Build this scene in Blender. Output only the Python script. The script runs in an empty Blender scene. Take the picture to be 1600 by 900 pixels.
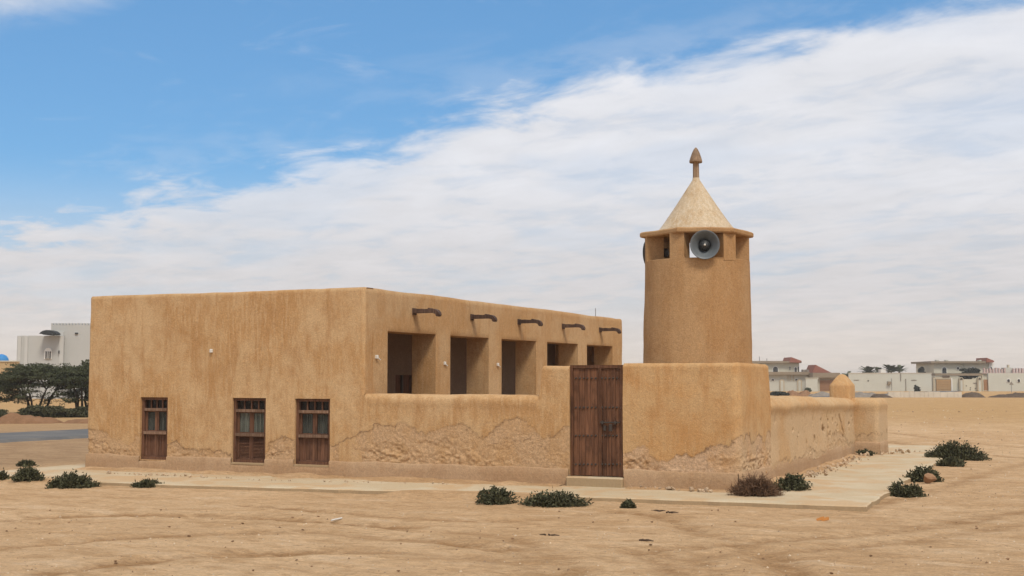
import bpy, math, random
import numpy as np
from mathutils import Vector, Matrix

# ------------------------------------------------------------------ camera, sky, sun
SC = bpy.context.scene
COL = SC.collection
FPX, PITCH, YAW, EYE = 2025.4, math.radians(4.02), math.radians(-24.28), 1.7
cam_d = bpy.data.cameras.new("camera"); cam = bpy.data.objects.new("camera", cam_d); COL.objects.link(cam)
cam_d.sensor_width = 36; cam_d.lens = 36 * FPX / 1600
cam_d.clip_start = 0.1; cam_d.clip_end = 9000
cam.location = (0, 0, EYE); cam.rotation_euler = (math.pi / 2 + PITCH, 0, -YAW)
SC.camera = cam
SC.view_settings.view_transform = 'Standard'; SC.view_settings.look = 'None'
SC.view_settings.gamma = 1; SC.view_settings.use_curve_mapping = False
SC.view_settings.exposure = 0.77

FW = np.array([math.sin(YAW) * math.cos(PITCH), math.cos(YAW) * math.cos(PITCH), math.sin(PITCH)])
RT = np.array([math.cos(YAW), -math.sin(YAW), 0.0]); UP = np.cross(RT, FW)
def ray(px, py): return FW + (px - 800) / FPX * RT + (450 - py) / FPX * UP      # sight line of the photograph, to survey the place
ZG = -0.075                                             # level of the sand below the pavement
def gnd(px, py, z=ZG):
    d = ray(px, py); t = (z - EYE) / d[2]; return np.array([0, 0, EYE]) + t * d
def ony(px, py, Y):
    d = ray(px, py); t = Y / d[1]; return np.array([0, 0, EYE]) + t * d
def onx(px, py, X):
    d = ray(px, py); t = X / d[0]; return np.array([0, 0, EYE]) + t * d
def lat(px, py, D):                                                             # (sideways, height) at horizontal distance D along the view
    y = (450 - py) / FPX; t = D / (math.cos(PITCH) - y * math.sin(PITCH))
    return (px - 800) / FPX * t, EYE + t * (math.sin(PITCH) + y * math.cos(PITCH))
FH = np.array([math.sin(YAW), math.cos(YAW)]); RH = RT[:2]

SUN = Vector((0.50, -0.50, 0.95)).normalized()
sl = bpy.data.lights.new("sun", 'SUN'); sl.energy = 1.5; sl.angle = math.radians(16); sl.color = (1.0, 0.90, 0.75)
so = bpy.data.objects.new("sun", sl); COL.objects.link(so)
so.rotation_euler = (-SUN).to_track_quat('-Z', 'Y').to_euler(); so.location = (10, -10, 30)

W = bpy.data.worlds.new("World"); SC.world = W; W.use_nodes = True
def NODE(nt, typ, **kw):
    n = nt.nodes.new(typ)
    for k, v in kw.items(): setattr(n, k, v)
    return n
class G:
    """tiny node graph helper"""
    def __init__(s, nt): s.nt = nt
    def put(s, sock, v):
        if isinstance(v, bpy.types.NodeSocket): s.nt.links.new(v, sock)
        elif v is not None: sock.default_value = v
    def math(s, op, a, b=None, c=None, clamp=False):
        n = NODE(s.nt, 'ShaderNodeMath', operation=op); n.use_clamp = clamp
        for i, v in enumerate((a, b, c)):
            if v is not None: s.put(n.inputs[i], v)
        return n.outputs[0]
    def vec(s, op, a, b=None, scale=None):
        n = NODE(s.nt, 'ShaderNodeVectorMath', operation=op); s.put(n.inputs[0], a)
        if b is not None: s.put(n.inputs[1], b)
        if scale is not None: s.put(n.inputs['Scale'], scale)
        return n.outputs['Value'] if op in ('DOT_PRODUCT', 'LENGTH') else n.outputs[0]
    def ss(s, v, lo, hi, a=0.0, b=1.0):
        n = NODE(s.nt, 'ShaderNodeMapRange', interpolation_type='SMOOTHSTEP')
        s.put(n.inputs[0], v)
        for i, k in zip((1, 2, 3, 4), (lo, hi, a, b)): n.inputs[i].default_value = k
        return n.outputs[0]
    def noise(s, v, scale, detail=4, rough=0.55, dist=0.0):
        n = NODE(s.nt, 'ShaderNodeTexNoise'); s.put(n.inputs['Vector'], v)
        n.inputs['Scale'].default_value = scale; n.inputs['Detail'].default_value = detail
        n.inputs['Roughness'].default_value = rough; n.inputs['Distortion'].default_value = dist
        return n.outputs[0]
    def vor(s, v, scale, feature='F1', out=0):
        n = NODE(s.nt, 'ShaderNodeTexVoronoi', feature=feature); s.put(n.inputs['Vector'], v); n.inputs['Scale'].default_value = scale
        return n.outputs[out]
    def mix(s, f, a, b, blend='MIX'):
        n = NODE(s.nt, 'ShaderNodeMix', data_type='RGBA', blend_type=blend)
        s.put(n.inputs[0], f)
        for i, v in ((6, a), (7, b)):
            s.put(n.inputs[i], v if isinstance(v, bpy.types.NodeSocket) else (*v[:3], 1))
        return n.outputs[2]
    def map(s, v, scale): 
        n = NODE(s.nt, 'ShaderNodeMapping'); s.put(n.inputs[0], v); n.inputs['Scale'].default_value = scale; return n.outputs[0]
    def comb(s, x, y, z):
        n = NODE(s.nt, 'ShaderNodeCombineXYZ')
        for i, v in enumerate((x, y, z)): s.put(n.inputs[i], v)
        return n.outputs[0]
    def sep(s, v):
        n = NODE(s.nt, 'ShaderNodeSeparateXYZ'); s.put(n.inputs[0], v); return n.outputs

def make_world():
    nt = W.node_tree; nt.nodes.clear(); g = G(nt)
    S = 0.1
    sky = NODE(nt, 'ShaderNodeTexSky', sky_type='NISHITA'); sky.sun_disc = False
    sky.sun_elevation = math.asin(SUN.z); sky.sun_rotation = math.atan2(SUN.x, SUN.y)
    sky.air_density = 1.0; sky.dust_density = 0.6; sky.ozone_density = 2.0
    d = g.vec('NORMALIZE', NODE(nt, 'ShaderNodeTexCoord').outputs['Generated'])
    x, y, z = g.sep(d)
    a, b = ray(0, 345), ray(1400, 20)                                # two points on the edge of the cloud sheet
    n = np.cross(a, b); n /= np.linalg.norm(n)
    if n @ ray(300, 100) < 0: n = -n
    s = g.vec('DOT_PRODUCT', d, tuple(n))
    zc = g.math('ADD', g.math('MAXIMUM', z, 0.0), 0.10)
    P = g.comb(g.math('DIVIDE', x, zc), g.math('DIVIDE', y, zc), 0.0)
    nh = n[:2] / np.linalg.norm(n[:2])
    av = g.vec('DOT_PRODUCT', P, (-nh[1], nh[0], 0)); bv = g.vec('DOT_PRODUCT', P, (nh[0], nh[1], 0))
    Q = g.comb(g.math('MULTIPLY', av, 0.75), g.math('MULTIPLY', bv, 1.0), 0.3)
    big = g.noise(Q, 1.6, 3, 0.5, 0.3); med = g.noise(Q, 5.0, 8, 0.6, 0.35)
    fin = g.noise(g.comb(g.math('MULTIPLY', av, 0.9), bv, 4.0), 3.2, 9, 0.6, 0.6)
    wob = g.math('ADD', g.math('MULTIPLY', g.math('SUBTRACT', big, 0.5), 0.05), g.math('MULTIPLY', g.math('SUBTRACT', med, 0.5), 0.085))
    sw = g.math('SUBTRACT', s, wob)
    m1 = g.ss(sw, 0.012, -0.024)
    n2 = np.cross(ray(0, 45), ray(230, -6)); n2 /= np.linalg.norm(n2); n2 = -n2 if n2 @ ray(300, 200) > 0 else n2
    m2 = g.ss(g.math('ADD', g.vec('DOT_PRODUCT', d, tuple(n2)), g.math('MULTIPLY', wob, 0.5)), -0.012, 0.035)            # edge of the next sheet, overhead
    wis = g.math('MULTIPLY', g.ss(fin, 0.58, 0.76), g.ss(sw, 0.02, 0.30, 0.15, 0.75))
    q = ray(278, 285); q /= np.linalg.norm(q); dd = g.vec('LENGTH', g.vec('MULTIPLY', g.vec('SUBTRACT', d, tuple(q)), (1.0, 1.0, 2.6)))     # a loose scrap of cloud above the sheet
    wis = g.math('MAXIMUM', wis, g.math('MULTIPLY', g.ss(dd, math.radians(2.4), 0.0), g.ss(fin, 0.42, 0.60, 0.1, 0.8)))
    veil = g.math('MULTIPLY', g.ss(sw, 0.06, -0.02), g.ss(med, 0.40, 0.62, 0.0, 0.22))
    m = g.math('MAXIMUM', g.math('MAXIMUM', m1, m2), g.math('MAXIMUM', wis, veil))
    thin = g.math('MULTIPLY', g.ss(med, 0.34, 0.52, 0.86, 1.0), g.ss(big, 0.36, 0.52, 0.86, 1.0))                           # thin places let the blue through
    m = g.math('MULTIPLY', m, thin)
    m = g.math('MAXIMUM', m, g.ss(z, 0.17, 0.03, 0.0, 0.97))
    lum = g.math('ADD', g.math('MULTIPLY', g.math('SUBTRACT', fin, 0.5), 0.20), g.math('MULTIPLY', g.math('SUBTRACT', med, 0.5), 0.22))
    c = g.mix(g.ss(z, 0.0, 0.075), (0.462, 0.410, 0.368), (0.405, 0.393, 0.398))
    c = g.mix(g.ss(z, 0.06, 0.17), c, (0.450, 0.456, 0.482))
    c = g.vec('SCALE', c, scale=g.math('MULTIPLY', g.math('ADD', lum, 1.0), 1.0 / S))
    blue = g.mix(0.55, g.mix(1.0, sky.outputs[0], (0.60, 0.775, 0.86), 'MULTIPLY'), (0.72, 1.93, 3.75))
    col = g.mix(m, blue, c)
    bg = NODE(nt, 'ShaderNodeBackground'); g.put(bg.inputs[0], col); bg.inputs[1].default_value = S
    out = NODE(nt, 'ShaderNodeOutputWorld'); nt.links.new(bg.outputs[0], out.inputs[0])
make_world()

# ------------------------------------------------------------------ noise
def _h(ix, iy, iz):
    h = (ix.astype(np.uint32) * np.uint32(374761393) + iy.astype(np.uint32) * np.uint32(668265263) + iz.astype(np.uint32) * np.uint32(2246822519))
    h = (h ^ (h >> np.uint32(13))) * np.uint32(1274126177); h = h ^ (h >> np.uint32(16))
    return (h & np.uint32(0xffffff)).astype(np.float64) / 0xffffff
def vnoise(x, y, z=None):
    x = np.asarray(x, float); y = np.asarray(y, float) + 0 * x; z = np.zeros_like(x) if z is None else np.asarray(z, float) + 0 * x
    fx, fy, fz = np.floor(x), np.floor(y), np.floor(z)
    tx, ty, tz = x - fx, y - fy, z - fz
    ix, iy, iz = (v.astype(np.int64) & 0xffffffff for v in (fx, fy, fz))
    tx, ty, tz = (t * t * (3 - 2 * t) for t in (tx, ty, tz))
    def L(dz):
        a = _h(ix, iy, iz + dz); b = _h(ix + 1, iy, iz + dz); c = _h(ix, iy + 1, iz + dz); d = _h(ix + 1, iy + 1, iz + dz)
        return (a + (b - a) * tx) * (1 - ty) + (c + (d - c) * tx) * ty
    l0, l1 = L(0), L(1)
    return l0 + (l1 - l0) * tz
def fbm(x, y, z=None, o=4):
    r = 0; a = 0.5; n = 0
    for k in range(o):
        r = r + a * vnoise(x * 2 ** k + 17.3 * k, y * 2 ** k + 5.1 * k, None if z is None else z * 2 ** k); n += a; a *= 0.5
    return r / n
def sstep(v, a, b):
    t = np.clip((np.asarray(v, float) - a) / (b - a), 0, 1); return t * t * (3 - 2 * t)

# ------------------------------------------------------------------ materials
def material(name, build):
    m = bpy.data.materials.new(name); m.use_nodes = True
    nt = m.node_tree; nt.nodes.clear(); g = G(nt)
    b = NODE(nt, 'ShaderNodeBsdfPrincipled'); o = NODE(nt, 'ShaderNodeOutputMaterial'); nt.links.new(b.outputs[0], o.inputs[0])
    b.inputs['Roughness'].default_value = 0.9
    b.inputs['Specular IOR Level'].default_value = 0.2
    build(g, b); return m
def obj_co(g): return NODE(g.nt, 'ShaderNodeTexCoord').outputs['Object']
def pos(g): return NODE(g.nt, 'ShaderNodeNewGeometry').outputs['Position']
def island(g): return NODE(g.nt, 'ShaderNodeNewGeometry').outputs['Random Per Island']
def attr(g, n): return NODE(g.nt, 'ShaderNodeAttribute', attribute_name=n).outputs['Fac']
def bump(g, b, h, dist, strength=1.0):
    n = NODE(g.nt, 'ShaderNodeBump'); g.put(n.inputs['Height'], h); n.inputs['Distance'].default_value = dist; n.inputs['Strength'].default_value = strength
    g.nt.links.new(n.outputs[0], b.inputs['Normal'])

def b_mud(base, pale, deep, worn, streak=1.0):
    def f(g, b):
        p = pos(g)
        big = g.noise(p, 0.55, 5, 0.6, 0.4); mid = g.noise(p, 2.6, 5, 0.6)
        st = g.noise(g.map(p, (4.0, 4.0, 0.9)), 1.0, 6, 0.62, 0.5); st2 = g.noise(g.map(p, (20, 20, 2.6)), 1.0, 5, 0.66)
        gr = g.noise(p, 55, 5, 0.72); gr2 = g.noise(p, 21, 4, 0.65)
        c = g.mix(g.ss(big, 0.44, 0.58), base, pale)
        c = g.mix(g.math('MULTIPLY', g.ss(g.noise(p, 1.3, 6, 0.65, 1.2), 0.54, 0.62), 0.45), c, pale)
        c = g.mix(g.math('MULTIPLY', g.ss(st, 0.47, 0.64), 0.55 * streak), c, deep)
        c = g.mix(g.math('MULTIPLY', g.ss(st2, 0.46, 0.62), 0.62 * streak), c, pale)
        c = g.mix(g.math('MULTIPLY', g.ss(mid, 0.50, 0.68), 0.35), c, deep)
        w = attr(g, 'wear')
        wc = g.mix(g.ss(gr2, 0.38, 0.62), worn, tuple(v * 1.18 for v in worn))
        wc = g.mix(g.math('MULTIPLY', g.ss(mid, 0.48, 0.66), 0.55), wc, base)
        c = g.mix(w, c, wc)
        c = g.mix(attr(g, 'salt'), c, (0.520, 0.375, 0.232))
        c = g.mix(g.math('MULTIPLY', attr(g, 'crack'), 0.62), c, (0.13, 0.078, 0.045))
        c = g.mix(g.math('MULTIPLY', attr(g, 'spout_shade'), 0.85), c, tuple(v * 0.52 for v in deep))  # cast shadows of the spouts, painted into the plaster colour
        k = g.math('ADD', g.math('MULTIPLY', g.math('SUBTRACT', gr, 0.5), 1.05), g.math('ADD', 1.0, g.math('MULTIPLY', g.math('SUBTRACT', gr2, 0.5), 0.45)))
        c = g.vec('SCALE', c, scale=k)
        g.put(b.inputs['Base Color'], c)
        h = g.math('ADD', g.math('MULTIPLY', gr, 0.7), g.math('ADD', g.math('MULTIPLY', gr2, 0.55), g.math('MULTIPLY', g.math('MULTIPLY', w, g.noise(p, 30, 6, 0.75)), 2.2)))
        bump(g, b, h, 0.016, 0.7)
        b.inputs['Specular IOR Level'].default_value = 0.08
    return f
M = {}
M['mud'] = material('mud_plaster', b_mud((0.455, 0.275, 0.130), (0.525, 0.358, 0.200), (0.380, 0.208, 0.088), (0.465, 0.310, 0.182)))
M['arcade_mud'] = material('arcade_mud_plaster', b_mud((0.440, 0.265, 0.126), (0.480, 0.320, 0.176), (0.375, 0.205, 0.085), (0.42, 0.285, 0.18), 0.8))
M['tower_mud'] = material('tower_mud_plaster', b_mud((0.370, 0.216, 0.102), (0.410, 0.258, 0.134), (0.310, 0.168, 0.072), (0.34, 0.22, 0.13), 0.6))
M['block_mud'] = material('block_mud_plaster', b_mud((0.475, 0.272, 0.118), (0.510, 0.330, 0.168), (0.41, 0.210, 0.080), (0.490, 0.335, 0.215), 0.8))
M['side_mud'] = material('side_mud_plaster', b_mud((0.490, 0.300, 0.145), (0.51, 0.355, 0.20), (0.44, 0.245, 0.105), (0.47, 0.335, 0.215), 0.9))
M['plinth'] = material('plinth_render', b_mud((0.380, 0.248, 0.145), (0.425, 0.290, 0.180), (0.33, 0.200, 0.110), (0.36, 0.24, 0.15), 0.5))
M['cone'] = material('cone_lime_plaster', b_mud((0.50, 0.395, 0.270), (0.56, 0.475, 0.360), (0.40, 0.275, 0.155), (0.5, 0.4, 0.3), 1.2))
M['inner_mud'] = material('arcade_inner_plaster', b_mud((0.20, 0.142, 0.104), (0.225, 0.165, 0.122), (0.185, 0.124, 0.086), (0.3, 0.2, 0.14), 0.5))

def b_sand(g, b):
    p = pos(g)
    big = g.noise(p, 0.16, 5, 0.6, 0.5); mid = g.noise(g.map(p, (0.8, 1.7, 1)), 1.3, 7, 0.7, 0.6); fine = g.noise(g.map(p, (9, 14, 9)), 1.0, 7, 0.75, 0.3); gr = g.noise(p, 42, 5, 0.75)
    c = g.mix(g.ss(big, 0.36, 0.64), (0.615, 0.425, 0.252), (0.545, 0.358, 0.200))
    c = g.mix(g.math('MULTIPLY', g.ss(mid, 0.48, 0.60), 0.60), c, (0.440, 0.274, 0.142))
    c = g.mix(g.math('MULTIPLY', g.ss(mid, 0.46, 0.34), 0.60), c, (0.670, 0.495, 0.325))
    c = g.mix(g.math('MULTIPLY', attr(g, 'rut'), g.ss(g.noise(p, 3.5, 5, 0.7), 0.36, 0.58, 0.30, 0.95)), c, (0.335, 0.193, 0.090))
    c = g.mix(g.math('MULTIPLY', g.ss(g.noise(g.map(p, (1.4, 2.2, 1)), 4.0, 4, 0.7), 0.58, 0.68), 0.45), c, (0.33, 0.195, 0.098))
    c = g.mix(attr(g, 'earth'), c, g.mix(g.ss(mid, 0.4, 0.62), (0.290, 0.185, 0.105), (0.400, 0.275, 0.165)))
    c = g.mix(attr(g, 'far'), c, g.mix(g.ss(mid, 0.4, 0.65), (0.500, 0.325, 0.158), (0.410, 0.250, 0.112)))
    k = g.math('ADD', 1.0, g.math('ADD', g.math('MULTIPLY', g.math('SUBTRACT', fine, 0.5), 0.95), g.math('MULTIPLY', g.math('SUBTRACT', gr, 0.5), 0.75)))
    g.put(b.inputs['Base Color'], g.vec('SCALE', c, scale=k))
    h = g.math('ADD', g.math('MULTIPLY', g.noise(p, 5, 5, 0.65), 2.5), g.math('ADD', fine, g.math('MULTIPLY', gr, 0.35)))
    bump(g, b, h, 0.045, 1.0); b.inputs['Specular IOR Level'].default_value = 0.05
M['sand'] = material('desert_sand', b_sand)

def b_conc(g, b):
    p = pos(g); n = g.noise(p, 0.9, 6, 0.6, 0.5); f = g.noise(p, 30, 5, 0.7); s = g.noise(p, 1.1, 7, 0.68, 0.6)
    c = g.mix(g.ss(n, 0.4, 0.62), (0.470, 0.378, 0.250), (0.515, 0.430, 0.300))
    c = g.mix(g.math('MULTIPLY', g.ss(s, 0.46, 0.60), 0.85), c, (0.480, 0.330, 0.188))
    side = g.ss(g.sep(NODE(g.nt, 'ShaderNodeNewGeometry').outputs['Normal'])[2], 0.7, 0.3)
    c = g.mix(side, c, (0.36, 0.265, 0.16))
    g.put(b.inputs['Base Color'], g.vec('SCALE', c, scale=g.math('ADD', 0.80, g.math('MULTIPLY', f, 0.4))))
    bump(g, b, f, 0.01, 0.6)
M['concrete'] = material('pale_concrete', b_conc)

def b_flat(col, var=0.15, scale=6.0, rough=0.9, spec=0.2, bmp=0.0, metal=0.0, rim=None):
    def f(g, b):
        p = obj_co(g); n = g.noise(p, scale, 6, 0.65); n2 = g.noise(p, scale * 7, 4, 0.6)
        k = g.math('ADD', 1.0 - var, g.math('ADD', g.math('MULTIPLY', n, var * 1.5), g.math('MULTIPLY', n2, var * 0.5)))
        g.put(b.inputs['Base Color'], g.vec('SCALE', g.mix(0.0, col, col), scale=k))
        b.inputs['Roughness'].default_value = rough; b.inputs['Specular IOR Level'].default_value = spec; b.inputs['Metallic'].default_value = metal
        if bmp: bump(g, b, g.math('ADD', n, n2), bmp, 0.8)
    return f
def b_wood(dark, light, rough=0.75):
    def f(g, b):
        p = obj_co(g); r = NODE(g.nt, 'ShaderNodeObjectInfo').outputs['Random']
        q = g.vec('ADD', p, g.comb(g.math('MULTIPLY', r, 37.0), g.math('MULTIPLY', r, 11.0), 0.0))
        st = g.noise(g.map(q, (42, 42, 1.6)), 1.0, 6, 0.65, 0.6); bl = g.noise(q, 3.0, 5, 0.6)
        c = g.mix(g.ss(st, 0.35, 0.66), dark, light)
        c = g.mix(g.math('MULTIPLY', g.ss(bl, 0.48, 0.70), 0.6), c, tuple(v * 0.55 for v in dark))
        k = g.math('ADD', 0.78, g.math('MULTIPLY', r, 0.44))
        g.put(b.inputs['Base Color'], g.vec('SCALE', c, scale=k)); b.inputs['Roughness'].default_value = rough
        bump(g, b, st, 0.006, 0.7)
    return f
M['door_wood'] = material('weathered_door_wood', b_wood((0.084, 0.038, 0.021), (0.175, 0.082, 0.044)))
M['win_wood'] = material('red_brown_window_wood', b_wood((0.098, 0.046, 0.028), (0.175, 0.088, 0.052)))
M['grey_wood'] = material('sun_bleached_wood', b_wood((0.13, 0.075, 0.048), (0.23, 0.15, 0.105)))
M['spout_wood'] = material('dark_spout_wood', b_wood((0.055, 0.033, 0.026), (0.12, 0.075, 0.055)))
M['iron'] = material('dark_iron', b_flat((0.045, 0.036, 0.030), 0.3, 30, 0.6, 0.4))
M['finial'] = material('finial_wood', b_wood((0.25, 0.165, 0.105), (0.38, 0.265, 0.175)))
def b_glass(tint, tr):
    def f(g, b):
        nt = g.nt; b.inputs['Base Color'].default_value = (*tint, 1); b.inputs['Roughness'].default_value = 0.12; b.inputs['Specular IOR Level'].default_value = 0.5
        t = NODE(nt, 'ShaderNodeBsdfTransparent'); mx = NODE(nt, 'ShaderNodeMixShader'); mx.inputs[0].default_value = tr
        nt.links.new(b.outputs[0], mx.inputs[1]); nt.links.new(t.outputs[0], mx.inputs[2])
        o = [n for n in nt.nodes if n.type == 'OUTPUT_MATERIAL'][0]; nt.links.new(mx.outputs[0], o.inputs[0])
    return f
M['glass'] = material('dusty_glass', b_glass((0.020, 0.022, 0.024), 0.74))
M['far_glass'] = material('dark_glass', b_flat((0.03, 0.03, 0.032), 0.2, 3, 0.25, 0.5))
def b_curtain(g, b):
    p = obj_co(g); w = g.noise(g.map(p, (26, 1, 0.8)), 1.0, 3, 0.5)
    g.put(b.inputs['Base Color'], g.mix(g.ss(w, 0.36, 0.62), (0.15, 0.17, 0.14), (0.44, 0.47, 0.40)))
M['curtain'] = material('pale_curtain', b_curtain)
def b_curtain2(g, b):
    p = obj_co(g); w = g.noise(g.map(p, (26, 1, 0.8)), 1.0, 3, 0.5)
    g.put(b.inputs['Base Color'], g.mix(g.ss(w, 0.36, 0.62), (0.07, 0.08, 0.07), (0.19, 0.205, 0.18)))
M['dim_curtain'] = material('dim_curtain', b_curtain2)
M['lampwhite'] = material('white_plastic', b_flat((0.62, 0.60, 0.56), 0.1, 20, 0.5, 0.4))
M['horn'] = material('grey_horn_metal', b_flat((0.120, 0.138, 0.153), 0.3, 9, 0.5, 0.4, 0.0, 0.15))
M['horn_dark'] = material('dark_horn_metal', b_flat((0.03, 0.033, 0.036), 0.25, 9, 0.5, 0.4))
def b_asph(g, b):
    p = pos(g); n = g.noise(p, 0.5, 5, 0.6); f = g.noise(p, 40, 4, 0.7)
    c = g.mix(g.ss(n, 0.4, 0.65), (0.105, 0.108, 0.112), (0.155, 0.146, 0.136))
    g.put(b.inputs['Base Color'], g.vec('SCALE', c, scale=g.math('ADD', 0.75, g.math('MULTIPLY', f, 0.5)))); bump(g, b, f, 0.006, 0.5)
M['asphalt'] = material('grey_asphalt', b_asph)
def b_leaf(dark, light):
    def f(g, b):
        r = island(g); n = g.noise(obj_co(g), 7, 3, 0.5)
        k = g.math('ADD', g.math('MULTIPLY', r, 0.7), g.math('MULTIPLY', n, 0.45), clamp=True)
        g.put(b.inputs['Base Color'], g.mix(k, dark, light)); b.inputs['Roughness'].default_value = 0.75
    return f
M['shrub'] = material('dark_shrub_leaf', b_leaf((0.027, 0.030, 0.015), (0.092, 0.090, 0.046)))
M['dry'] = material('dry_twig', b_leaf((0.070, 0.038, 0.022), (0.180, 0.105, 0.062)))
M['acacia'] = material('acacia_leaf', b_leaf((0.026, 0.033, 0.017), (0.080, 0.090, 0.046)))
M['palm'] = material('palm_leaf', b_leaf((0.046, 0.056, 0.032), (0.125, 0.138, 0.084)))
M['conifer'] = material('dark_tree_leaf', b_leaf((0.018, 0.022, 0.018), (0.05, 0.055, 0.04)))
M['bark'] = material('grey_bark', b_flat((0.052, 0.039, 0.028), 0.35, 12, 0.95, 0.1, 0.02))
def b_stone(col):
    def f(g, b):
        p = obj_co(g); n = g.noise(p, 18, 5, 0.65); r = NODE(g.nt, 'ShaderNodeObjectInfo').outputs['Random']
        c = g.mix(r, col, tuple(v * 0.62 for v in col)); c = g.vec('SCALE', c, scale=g.math('ADD', 0.75, g.math('MULTIPLY', n, 0.5)))
        g.put(b.inputs['Base Color'], c); bump(g, b, n, 0.01, 0.8)
    return f
M['stone'] = material('rubble_stone', b_stone((0.60, 0.45, 0.31)))
M['red_stone'] = material('reddish_rock', b_stone((0.46, 0.27, 0.155)))
M['pebble'] = material('pebble_mix', lambda g, b: g.put(b.inputs['Base Color'], g.mix(island(g), (0.20, 0.125, 0.07), (0.62, 0.50, 0.36))))
M['clod'] = material('sand_clod', b_stone((0.33, 0.20, 0.11)))
M['twig'] = material('dark_twig', b_flat((0.075, 0.05, 0.034), 0.3, 20))
M['earth'] = material('reddish_earth', b_flat((0.31, 0.175, 0.098), 0.6, 2.4, 0.95, 0.05, 0.2))
M['dark_heap'] = material('dark_brown_earth', b_flat((0.15, 0.112, 0.083), 0.6, 3, 0.95, 0.05, 0.25))
M['grey_heap'] = material('grey_rubble', b_flat((0.30, 0.262, 0.225), 0.5, 2.0, 0.95, 0.05, 0.25))
M['far_white'] = material('off_white_wall_paint', b_flat((0.500, 0.505, 0.455), 0.18, 0.35, 0.9, 0.1))
M['far_cream'] = material('cream_wall_paint', b_flat((0.550, 0.530, 0.440), 0.14, 0.35, 0.9, 0.1))
M['far_beige'] = material('beige_column_paint', b_flat((0.46, 0.40, 0.30), 0.15, 0.5))
M['low_white'] = material('white_block_wall', b_flat((0.56, 0.51, 0.43), 0.35, 0.9, 0.9, 0.1))
M['trim'] = material('brown_cornice_paint', b_flat((0.255, 0.205, 0.150), 0.2, 0.6))
M['red_roof'] = material('red_roof_tile', b_flat((0.27, 0.105, 0.075), 0.3, 1.5))
M['garage'] = material('ochre_garage_door', b_flat((0.40, 0.255, 0.13), 0.12, 1.0))
M['garage_brown'] = material('brown_garage_door', b_flat((0.31, 0.170, 0.092), 0.12, 1.0))
M['pink'] = material('pinkish_parapet_paint', b_flat((0.49, 0.37, 0.345), 0.15, 1.0))
M['villa_grey'] = material('pale_grey_villa_paint', b_flat((0.440, 0.450, 0.445), 0.08, 0.3))
M['villa_pale'] = material('pale_villa_trim', b_flat((0.49, 0.50, 0.495), 0.08, 0.3))
M['white_trim'] = material('white_window_surround', b_flat((0.70, 0.69, 0.66), 0.08, 1.0))
M['awning'] = material('black_awning_fabric', b_flat((0.035, 0.040, 0.046), 0.2, 4))
M['ochre'] = material('ochre_wall_paint', b_flat((0.46, 0.33, 0.185), 0.15, 0.5))
M['blue'] = material('bright_blue_fabric', b_flat((0.04, 0.22, 0.52), 0.15, 1.0, 0.6))
M['grey_metal'] = material('grey_metal', b_flat((0.22, 0.22, 0.22), 0.2, 3, 0.5, 0.4))
M['orange'] = material('orange_plastic', b_flat((0.42, 0.17, 0.04), 0.2, 10, 0.6))

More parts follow.
